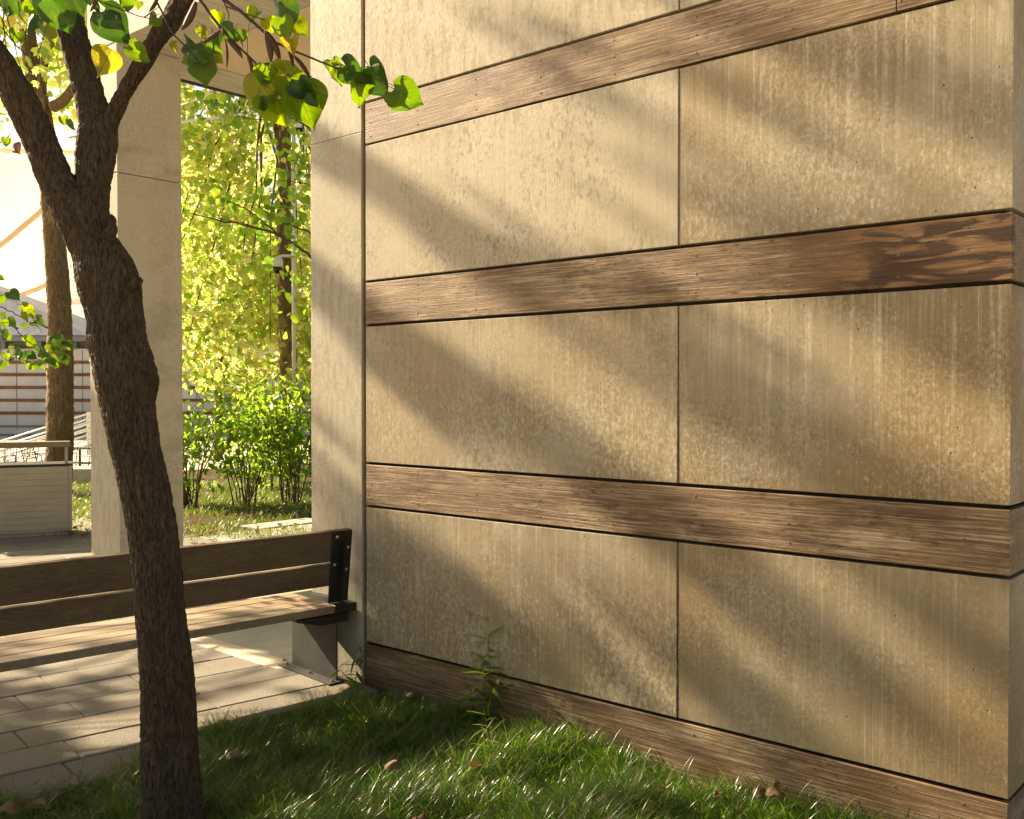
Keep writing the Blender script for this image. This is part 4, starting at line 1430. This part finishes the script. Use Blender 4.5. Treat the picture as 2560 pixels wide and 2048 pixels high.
# =================================================================== CABINET
CA = R_(-25.5)
cab = empty('slatted_cabinet', (6.305, 13.448, 0), CA)
tag(cab, 'beige slatted metal cabinet with a raised rail, left of the thick trunk', 'cabinet')
CWD, CDP = 1.9, 0.55


def cbox(name, lo, hi, mat, bev=0.003):
    return box(name, lo, hi, mat, cab, bev)


cbox('base_plinth', (-CWD, 0.03, 0.0), (-0.05, CDP, 0.05), M['beige_metal'])
cbox('carcass', (-CWD, 0.02, 0.06), (-0.03, CDP, 0.945), M['brown_metal'])
for i in range(10):
    z = 0.085 + i * 0.0855
    cbox('slat', (-CWD, -0.002, z), (-0.045, 0.02, z + 0.0845), M['beige_metal'], 0.003)
cbox('corner_post', (-0.042, -0.004, 0.05), (0.0, 0.04, 0.95), M['beige_metal'])
cbox('side_panel', (-0.03, 0.041, 0.05), (-0.004, CDP, 0.95), M['beige_metal'])
cbox('bottom_rail', (-CWD, -0.003, 0.052), (-0.043, 0.03, 0.082), M['beige_metal'])
cbox('counter_top', (-CWD, -0.015, 0.951), (0.012, CDP + 0.01, 0.975), M['grey_steel'])
cbox('rail_post', (-0.09, 0.06, 0.976), (-0.05, 0.10, 1.20), M['beige_metal'])
cbox('rail_post', (-CWD + 0.05, 0.06, 0.976), (-CWD + 0.09, 0.10, 1.20), M['beige_metal'])
cbox('top_rail', (-CWD, 0.0, 1.20), (-0.02, 0.30, 1.275), M['brown_metal'], 0.008)

# =================================================================== CAFE CHAIRS, TABLE, STAIR RAIL
def cafe_chair(g, rz, label):
    c = empty('cafe_chair', (g[0], g[1], -0.1), rz)
    tag(c, label, 'chair', 'dark wire chairs on the plaza')
    rr = 0.012
    sw, sd, sh, bh = 0.24, 0.22, 0.45, 0.84
    seat = [([(-sw, -sd, sh), (sw, -sd, sh), (sw, sd, sh), (-sw, sd, sh), (-sw, -sd, sh)], rr)]
    for i in range(7):
        x = -sw + 2 * sw * i / 6
        seat.append(([(x, -sd, sh), (x, sd, sh)], 0.005))
    tubes('seat', seat, M['black_wire'], c, 5)
    back = [([(-sw, sd, sh), (-sw, sd + 0.10, bh), (sw, sd + 0.10, bh), (sw, sd, sh)], rr), ([(-sw, sd + .04, sh + .14), (sw, sd + .04, sh + .14)], 0.007)]
    for i in range(1, 8):
        x = -sw + 2 * sw * i / 8
        back.append(([(x, sd + 0.04, sh + 0.14), (x, sd + 0.10, bh)], 0.006))
    tubes('backrest', back, M['black_wire'], c, 5)
    for sx in (-1, 1):
        tube('leg', [(sx * sw, -sd, sh), (sx * (sw + 0.03), -sd - 0.06, 0)], rr, M['black_wire'], c, 6)
        tube('leg', [(sx * sw, sd, sh), (sx * (sw + 0.03), sd + 0.10, 0)], rr, M['black_wire'], c, 6)
        tube('armrest', [(sx * sw, sd + .06, sh + .22), (sx * (sw + .02), -0.05, sh + .22), (sx * (sw + .01), -sd + .02, sh + .15), (sx * sw, -sd, sh)], rr, M['black_wire'], c, 6)
    return c


for u, v, rz, lb in ((10, 1208, 0.4, 'dark wire chair at the far left edge, seen under the cabinet rail'), (52, 1212, -2.2, 'dark wire chair seen under the cabinet rail, second from the left'),
                     (100, 1206, 2.6, 'dark wire chair seen under the cabinet rail, beside the thick trunk'), (206, 1208, 0.0, 'dark wire chair between the thick trunk and the pillar')):
    cafe_chair(at_ground(u, v, -0.1), rz - YAW, lb)
g = at_ground(200, 1195, -0.1)
tb_ = empty('cafe_table', (g[0], g[1], -0.1))
tag(tb_, 'round grey cafe table between the thick trunk and the pillar', 'table')
bm = bmesh.new(); lathe_bm(bm, [(0.36, 0.70), (0.38, 0.71), (0.38, 0.725), (0.36, 0.735)], 32)
bm_obj('tabletop', bm, M['grey_steel'], tb_)
tube('pedestal', [(0, 0, 0.02), (0, 0, 0.70)], 0.03, M['grey_steel'], tb_, 12)
bm = bmesh.new(); lathe_bm(bm, [(0.24, 0.0), (0.24, 0.015), (0.05, 0.03)], 24)
bm_obj('base', bm, M['grey_steel'], tb_)
g = at_ground(228, 1225, -0.1)
o = box('stone_plinth', (-0.5, -0.3, 0), (0.7, 0.5, 0.42), M['trim_stone'], bev=0.03, seg=2)
o.location = (g[0] + 0.5, g[1] + 0.6, 0.32); o.rotation_euler = (0, 0, -YAW)
tag(o, 'low pale stone plinth beyond the trunk, left of the pillar', 'plinth')

rail = empty('stair_railing', at(120, 1100, 30.0) * np.array([1, 1, 0]), -YAW)
tag(rail, 'white sloping stair railing beyond the cabinet', 'railing')
px0 = 121
for i, (u, vt) in enumerate(((-95, 1130), (11, 1098), (121, 1063), (222, 1030), (330, 996))):
    x = (u - 120) / FPX * 30
    zt = EYE - (vt - 984) / FPX * 30
    box('post', (x - 0.05, -0.03, -0.9 + zt - 0.4), (x + 0.05, 0.03, zt), M['white_paint'], rail, 0.005)
for j in range(7):
    dz = -0.05 - j * 0.16
    P = []
    for u, vt in ((-95, 1130), (330, 996)):
        P.append(((u - 120) / FPX * 30, -0.045, EYE - (vt - 984) / FPX * 30 + dz))
    tube('rail', P, 0.042 if j == 3 else 0.022, M['white_paint'], rail, 8)
tube('handrail', [((-95 - 120) / FPX * 30, -0.16, EYE - (1130 - 984) / FPX * 30 - 0.35), ((330 - 120) / FPX * 30, -0.16, EYE - (996 - 984) / FPX * 30 - 0.35)], 0.05, M['white_paint'], rail, 8)

# =================================================================== FAR BUILDING
TB = 48.0
bl = empty('far_building', tuple(FH * TB), -YAW)
tag(bl, 'long grey concrete building with red timber strips and zinc roof, far behind', 'building')


def lx(u): return (u - 1280) / FPX * TB


def lz(v): return EYE + (984 - v) / FPX * TB


x0, x1 = lx(-260), lx(1000)
box('wall', (x0, 0.05, -0.2), (x1, 6, lz(872)), M['far_concrete'], bl)
for i, v in enumerate((906, 937, 969, 1001, 1033)):
    box('timber_strip', (x0, 0.0, lz(v) - 0.075), (x1, 0.048, lz(v) + 0.075), M['far_timber'], bl)
for v in (1066, 1088):
    box('dark_strip', (x0, 0.0, lz(v) - 0.05), (lx(260), 0.048, lz(v) + 0.05), M['far_shade'], bl)
for u in (-150, 40, 205, 490, 545, 720):
    box('panel_joint', (lx(u), 0.03, 0.2), (lx(u) + 0.03, 0.049, lz(874)), M['far_shade'], bl)
box('clerestory', (x0, 0.5, lz(872)), (lx(232), 5.5, lz(848)), M['far_shade'], bl)
for u in (-180, -80, 8, 98, 185):
    box('eave_post', (lx(u) - 0.11, 0.0, lz(874)), (lx(u) + 0.11, 0.3, lz(852)), M['zinc'], bl)
box('eave_post', (lx(78) - 0.25, 0.05, lz(872)), (lx(78) + 0.25, 0.4, lz(852)), M['far_timber'], bl)
box('fascia', (x0, -0.8, lz(855)), (lx(240), 6.8, lz(843)), M['zinc'], bl)
xa, xb = lx(-420), lx(243)
za = lz(842) + 0.01
mesh_obj('roof', [(xa, -0.9, za), (xb, -0.9, za), (xb, 7, za), (xa, 7, za), ((xa + xb) / 2 - 2, 3.0, lz(665)), ((xa + xb) / 2 - 1.4, 3.0, lz(665))],
         [(0, 1, 5, 4), (1, 2, 5), (2, 3, 4, 5), (3, 0, 4), (3, 2, 1, 0)], M['zinc'], bl)
box('window', (lx(596), -0.01, lz(1010)), (lx(625), 0.06, lz(915)), M['dome_black'], bl)
box('downpipe', (lx(742), -0.15, 0), (lx(756), 0.02, lz(860)), M['zinc'], bl)
box('upper_storey', (lx(480), 1.2, lz(872)), (x1, 7, lz(780)), M['far_concrete'], bl)

# =================================================================== TENT
tt = 62.0
tent = empty('white_tent', tuple(FH * tt), -YAW)
tag(tent, 'huge cream tent membrane glowing behind the grey roof on the left', 'tent')
nu, nv = 24, 16
UU, VV = np.meshgrid(np.linspace(-700, 268, nu), np.linspace(0, 1, nv))
topv = 290 + 50 * np.sin((UU + 700) / 968 * math.pi) + (UU - 0) * 0.06
zz = EYE + (984 - (topv + (760 - topv) * VV)) / FPX * tt
xx = (UU - 1280) / FPX * tt
yy = 5.5 * (1 - VV) ** 1.5 + 0.8 * np.sin(UU / 90.0)
V = np.stack([xx, yy, zz], -1).reshape(-1, 3)
ii, jj = np.meshgrid(np.arange(nv - 1), np.arange(nu - 1), indexing='ij')
a = (ii * nu + jj).ravel()
me = fast_mesh('membrane', V, np.stack([a, a + 1, a + nu + 1, a + nu], -1), M['tent'], tent, True)
md = me.modifiers.new('thickness', 'SOLIDIFY'); md.thickness = 0.02


def tent_pt(u, v):
    topv = 290 + 50 * math.sin((u + 700) / 968 * math.pi) + u * 0.06
    s = (v - topv) / (760 - topv)
    return ((u - 1280) / FPX * tt, 5.5 * max(0, 1 - s) ** 1.5 + 0.8 * math.sin(u / 90.0) - 0.12, EYE + (984 - v) / FPX * tt)


for pts in ([(-40, 640), (0, 590), (30, 545), (60, 500), (92, 455), (120, 410)], [(-20, 762), (30, 745), (80, 722), (120, 700), (150, 680)], [(150, 815), (190, 802), (230, 795)]):
    tube('seam', [tent_pt(u, v) for u, v in pts], 0.16, M['tent_seam'], tent, 6)
tube('edge_rope', [tent_pt(u, 292 + 50 * math.sin((u + 700) / 968 * math.pi) + u * 0.06) for u in range(-690, 260, 60)], 0.14, M['tent_seam'], tent, 6)
# tent struts crossing behind the pillar
for (a_, b_, t_, r_, lb) in (((400, 311), (660, 277), 17.0, 0.026, 'white tent strut just right of the pillar, lower of the two'), ((420, 276), (640, 190), 19.0, 0.018, 'thin white tent strut slanting up to the canopy edge, right of the pillar')):
    o = tube('tent_strut', [at(*a_, t_), at((a_[0] + b_[0]) / 2, (a_[1] + b_[1]) / 2 + 2, t_), at(*b_, t_)], r_, M['white_paint'], None, 8)
    tag(o, lb, 'strut')

# =================================================================== CAMERA POLE
cp = at_ground(727, 1200) * 1.0
pole = empty('camera_pole', tuple(at(727, 1180, 21.4) * np.array([1, 1, 0]) - np.array([0, 0, 0.1])))
tag(pole, 'slim white pole standing just right of the plane tree trunk in the passage', 'pole')
tp = 21.4


def on_pole(u, v): return at(u, v, tp)


pt_ = on_pole(733, 250)
o = tube('shaft', [np.array([pt_[0], pt_[1], -0.1]), pt_], 0.045, M['white_paint'], None, 12); world_child(o, pole)
o = tube('arm', [on_pole(733, 300), on_pole(740, 296), on_pole(748, 302)], 0.03, M['white_paint'], None, 8); world_child(o, pole)
o = tube('arm', [on_pole(733, 640), on_pole(705, 640), on_pole(693, 645)], 0.03, M['white_paint'], None, 8); world_child(o, pole)
for (u, v, lb) in ((748, 318, 'white dome camera near the top of the slim pole'), (693, 664, 'white and black dome camera hanging left of the plane tree trunk')):
    c = on_pole(u, v)
    s = empty('security_camera', tuple(c))
    tag(s, lb, 'camera')
    bm = bmesh.new(); lathe_bm(bm, [(0.05, 0.17), (0.10, 0.16), (0.115, 0.12), (0.125, 0.0), (0.13, -0.03), (0.10, -0.035)], 24)
    bm_obj('housing', bm, M['dome_white'], s, True)
    bm = bmesh.new(); lathe_bm(bm, [(0.105, -0.03), (0.10, -0.09), (0.08, -0.14), (0.045, -0.17), (0.005, -0.18)], 24)
    bm_obj('dome', bm, M['dome_black'], s, True)

# =================================================================== WEEDS
def blade_leaf(L, W, droop, mat, name='leaf'):
    V, Fc = [], []
    n = 7
    for i in range(n + 1):
        s = i / n
        w = W * (math.sin(math.pi * (0.05 + 0.95 * s) ** 0.75) ** 0.8 if i < n else 0.02)
        yy = L * s; zz = -droop * L * s * s
        V += [(-w / 2, yy, zz + 0.2 * w), (0, yy, zz), (w / 2, yy, zz + 0.2 * w)]
    for i in range(n):
        for j in range(2):
            a = i * 3 + j
            Fc.append((a, a + 1, a + 4, a + 3))
    me = bpy.data.meshes.new(name); me.from_pydata(V, [], Fc); me.materials.append(mat)
    me.polygons.foreach_set('use_smooth', np.ones(len(me.polygons), dtype=bool)); me.update()
    return me


WL = [blade_leaf(1.0, 0.13, 0.25, M['weed']), blade_leaf(1.0, 0.11, 0.6, M['weed']), blade_leaf(1.0, 0.16, 0.1, M['weed'])]


def weed(label, base, height, nleaf, ll, seed, lean=(0, 0), nstem=1, spread=0.05, top_only=0.2):
    rg = random.Random(seed)
    w = empty('weed_plant', (base[0], base[1], -0.05))
    tag(w, label, 'weed')
    for s in range(nstem):
        bx, by = rg.uniform(-spread, spread) * 0.4, rg.uniform(-spread, spread) * 0.4
        h = height * (1 if s == 0 else rg.uniform(0.5, 0.85))
        tx, ty = bx + lean[0] * h + rg.uniform(-spread, spread), by + lean[1] * h + rg.uniform(-spread, spread)
        q = np.linspace(0, 1, 8)
        P = np.stack([bx + (tx - bx) * q ** 1.4 + 0.006 * np.sin(q * 9 + s), by + (ty - by) * q ** 1.4, q * (h + 0.05)], -1)
        tube('stem', P, list(np.linspace(0.0028, 0.001, 8)), M['stem'], w, 5)
        for i in range(nleaf):
            f = top_only + (1 - top_only) * (i + rg.random() * 0.6) / nleaf
            p = [np.interp(f, q, P[:, k]) for k in range(3)]
            a = i * 2.4 + rg.uniform(-0.5, 0.5)
            o = bpy.data.objects.new('leaf', WL[rg.randrange(3)])
            o.location = p
            sc = ll * rg.uniform(0.6, 1.1) * (1 if f < 0.85 else 0.7)
            o.scale = (sc, sc, sc)
            o.rotation_euler = (rg.uniform(-0.1, 0.7), rg.uniform(-0.3, 0.3), a)
            link(o, w)
    return w


gB = at_ground(1222, 1800)
weed('tall bamboo-leaved weed rising against the lowest timber board', gB, 0.60, 12, 0.23, 101, (0.0, 0.08), 4, 0.10)
gB = at_ground(1240, 1935)
weed('small pale weed standing in the sunlit turf below the tall weed', gB, 0.32, 9, 0.16, 102, (0.05, 0.1), 2, 0.05)
gB = at_ground(893, 1722)
weed('narrow-leaved weed growing up against the bench foot plate', gB, 0.30, 8, 0.15, 103, (0.0, 0.05), 4, 0.09)
gB = at_ground(606, 1868)
weed('small seedling at the paving edge right of the trunk', gB, 0.20, 7, 0.055, 104, (0.0, 0.0), 1, 0.02, 0.4)
gB = at_ground(322, 1990)
weed('leafy seedling beside the trunk base, left of it', gB, 0.24, 9, 0.07, 105, (0.05, -0.03), 1, 0.03, 0.3)
gB = at_ground(486, 1372)
weed('small plant at the foot of the pillar behind the bench', gB, 0.35, 8, 0.12, 106, (0.1, 0.0), 2, 0.1, 0.3)
# a dead stalk and a few long straws
gD = at_ground(1480, 1850)
st = empty('dead_stalk', (gD[0], gD[1], -0.05))
tag(st, 'thin brown dead stalk in front of the lowest timber board', 'stalk')
q = np.linspace(0, 1, 12)
tube('stem', np.stack([0.01 * np.sin(q * 7), 0.012 * np.cos(q * 6), q * 0.40], -1), list(np.linspace(0.0022, 0.0009, 12)), M['stem'], st, 5)
for z, a, l in ((0.2, 0.5, 0.07), (0.26, 2.6, 0.06), (0.31, 4.4, 0.05), (0.36, 1.4, 0.05), (0.16, 3.5, 0.06)):
    tube('side_twig', [(0, 0, z), (math.cos(a) * l * .6, math.sin(a) * l * .6, z + 0.02), (math.cos(a) * l, math.sin(a) * l, z + 0.05)], [0.0012, 0.001, 0.0006], M['stem'], st, 4)

# =================================================================== FALLEN LEAVES
def fallen(u, v, w, tone, label, z=0.06, seed=0, upright=0.0):
    rg = random.Random(seed + int(u))
    g = at_ground(u, v, z)
    dist = (g @ FH)
    size = w / FPX * dist * 1.2
    o = bpy.data.objects.new('fallen_leaf', HM[rg.choice([1, 2, 3, 5])][tone])
    o.location = g
    o.scale = (size, size, size * 1.6)
    o.rotation_euler = (rg.uniform(-0.4, 0.5) + upright, rg.uniform(-0.5, 0.5), rg.uniform(0, 6.28))
    link(o)
    tag(o, label, 'leaf', 'dry leaves fallen in the bed and on the paving')


for i, (u, v, w, tn, z, up, lb) in enumerate((
        (1934, 1985, 40, 3, 0.08, 0.7, 'large curled tan leaf standing in the turf near the lowest board'),
        (1897, 1990, 28, 3, 0.06, 0.4, 'dark brown leaf just left of the large curled tan leaf'),
        (1955, 1962, 18, 3, 0.09, 0.3, 'small leaf just above the large curled tan leaf'),
        (1803, 1982, 24, 3, 0.07, 0.6, 'narrow tan leaf in the bright turf left of the dark brown one'),
        (1663, 1966, 22, 3, 0.07, 0.5, 'small brown leaf in the sunlit turf at bottom centre-right'),
        (1032, 1734, 20, 3, 0.08, 0.3, 'small round tan leaf in the shaded turf close to the bench end'),
        (1076, 1717, 36, 3, 0.04, 0.2, 'crumpled dark leaf lying against the lowest board near the bench'),
        (967, 1911, 30, 3, 0.09, 0.4, 'tan leaf on the turf in the middle of the bed'),
        (909, 1990, 44, 3, 0.06, 0.3, 'broad brown leaf under the blades below the middle tan leaf'),
        (1058, 2036, 36, 3, 0.07, 0.3, 'reddish leaf at the bottom edge of the bed'),
        (577, 1880, 36, 3, 0.05, 0.2, 'brown leaf in the turf by the paving notch'),
        (1209, 1810, 26, 3, 0.05, 0.2, 'brown leaf at the foot of the tall weed'),
        (1184, 1920, 26, 3, 0.05, 0.3, 'brown leaf among sunlit blades below the tall weed'),
        (1010, 1790, 26, 0, 0.08, 0.2, 'fresh green leaf fallen on the turf'),
        (85, 1955, 32, 3, 0.008, 0.0, 'long brown leaf lying on the paving at lower left'),
        (124, 1990, 40, 3, 0.03, 0.2, 'rust-coloured leaf where turf meets paving at lower left'),
        (14, 2026, 44, 3, 0.04, 0.2, 'orange-brown leaf in the bottom left corner'),
        (85, 2020, 34, 3, 0.05, 0.2, 'brown leaf under the grass near the bottom left corner'),
        (712, 1648, 16, 3, 0.008, 0.0, 'small brown leaf on the pale kerb stone under the bench'))):
    fallen(u, v, w, tn, lb, z, i, up)

# =================================================================== SHADE TREE, unseen left of the view, crown shaped to dapple the wall
S = np.array(SUN)
E1 = np.array([math.cos(R_(SUN_AZ)), math.sin(R_(SUN_AZ)), 0.0])
E2 = np.cross(S, E1) * -1.0
E2 = E2 if E2[2] > 0 else -E2
sh = empty('plane_tree', (-1.6, 17.6, -0.05))
tag(sh, 'tall plane tree left of the view whose crown dapples the wall and bench', 'tree')
world_child(bark_tube('trunk', [np.array([-1.6, 17.6, z]) + (0.05 * z * 0.4, 0, 0) for z in (-0.1, 0.8, 2, 4, 6, 8, 10)], [0.34, 0.26, 0.23, 0.2, 0.17, 0.12, 0.07], None, 40, 0.04, 0.018, M['plane_bark'], 111), sh)
rg = np.random.default_rng(77)
PL = []
ends = []


def spray(p, q, Ld, n, sp, sq, sl=0.5):
    c = p * E1 + q * E2 + Ld * S
    P = c + rg.normal(0, sp, (n, 1)) * E1 + rg.normal(0, sq, (n, 1)) * E2 + rg.normal(0, sl, (n, 1)) * S
    PL.append(P)
    ends.append(c)


def wall_pq(u, v):
    r = ray(u, v)
    P = EYEV + r * (WX / r[0])
    return P @ E1, P @ E2


# leafy boughs over the bench, the paving and the bed
for i in range(50):
    p, q = rg.uniform(-0.8, 4.3), rg.uniform(-4.9, -0.7)
    spray(p, q, rg.uniform(15.0, 20.0), rg.integers(16, 50), rg.uniform(0.16, 0.40), rg.uniform(0.08, 0.17))
# long boughs whose shadows rake down across the wall
for u0, v0, u1, v1, th, n in ((900, 415, 1270, 690, 0.09, 60), (905, 840, 1520, 1165, 0.10, 75), (1720, 940, 2300, 1220, 0.10, 60), (1950, 560, 2400, 830, 0.09, 40),
                              (2180, 110, 2540, 340, 0.08, 40), (925, 1310, 1350, 1660, 0.10, 50), (1730, 1420, 2150, 1680, 0.16, 26), (1760, 1720, 2200, 1960, 0.16, 26),
                              (2250, 1480, 2520, 1640, 0.10, 30), (2300, 700, 2520, 800, 0.1, 30), (1250, 1560, 1650, 1800, 0.1, 40), (915, 1400, 1300, 1640, 0.2, 90), (915, 1500, 1200, 1680, 0.16, 70), (640, 560, 905, 760, 0.08, 24)):
    (p0, q0), (p1, q1) = wall_pq(u0, v0), wall_pq(u1, v1)
    Ld = rg.uniform(17.0, 22.0)
    m = 5
    for j in range(m):
        f = (j + 0.5) / m
        spray(p0 + (p1 - p0) * f, q0 + (q1 - q0) * f, Ld, max(2, n // m), abs(p1 - p0) / m * 0.6 + 0.03, th * 0.6)
def ground_pq(x, y):
    P = np.array([x, y, 0.0])
    return P @ E1, P @ E2


for gx_0 in np.arange(4.50, 5.5, 0.2):          # leaf sprays added to darken the passage floor, where the pillar's shadow belongs
    for gy_0 in np.arange(5.9, 7.9, 0.3):
        pp_, qq_ = ground_pq(gx_0, gy_0)
        spray(pp_, qq_, rg.uniform(11.5, 14.0), 26, 0.10, 0.09)
pR = (WX * E1[0] + 1.1 * E1[1], WX * E1[0] + 2.7 * E1[1])
for i in range(10):
    p, q = rg.uniform(pR[0] - 0.2, pR[1]), rg.uniform(-1.7, 3.0)
    spray(p, q, rg.uniform(15.0, 20.0), rg.integers(12, 26), rg.uniform(0.12, 0.2), rg.uniform(0.22, 0.4))
PL = np.concatenate(PL)
# openings shaped in the crown so sun patches reach bed and wall
pq_ = np.stack([PL @ E1, PL @ E2], -1)
gaps = [(*ground_pq(gx_0, gy_0), rp, rq) for gx_0, gy_0, rp, rq in ((3.55, 3.87, 0.34, 0.17), (4.1, 3.23, 0.34, 0.2), (3.32, 4.6, 0.3, 0.1), (4.28, 2.61, 0.3, 0.16), (3.0, 3.5, 0.3, 0.15), (4.25, 3.9, 0.16, 0.1), (3.6, 3.2, 0.4, 0.2), (3.3, 2.9, 0.4, 0.2), (3.9, 2.9, 0.35, 0.2))]
for y_ in np.arange(1.2, 4.0, 0.3):
    P_ = np.array([WX, y_, 0.12]); gaps.append((P_ @ E1, P_ @ E2, 0.06, 0.10))
for u0, v0, u1, v1, th in ((1690, 1520, 2400, 1900, 0.10), (1800, 1130, 2520, 1480, 0.09), (930, 700, 1690, 1050, 0.10), (930, 300, 1650, 640, 0.10), (1800, 720, 2500, 1060, 0.08), (1700, 250, 2300, 560, 0.08)):
    (p0, q0), (p1, q1) = wall_pq(u0, v0), wall_pq(u1, v1)
    for f in np.linspace(0, 1, 9):
        gaps.append((p0 + (p1 - p0) * f, q0 + (q1 - q0) * f, 0.07, th))
keep = np.ones(len(PL), bool)
for gp, gq, rp, rq in gaps:
    keep &= ((pq_[:, 0] - gp) / rp) ** 2 + ((pq_[:, 1] - gq) / rq) ** 2 > 1
PL = PL[keep]
world_child(leaf_cloud('crown', PL, 0.19, 'plane', M['shade_leaf'], None, 113, 0.5), sh)
world_child(boughs('boughs', (-1.4, 17.6, 6.0), [e for e in ends[::4]], 0.05, M['plane_bark'], None, 117), sh)
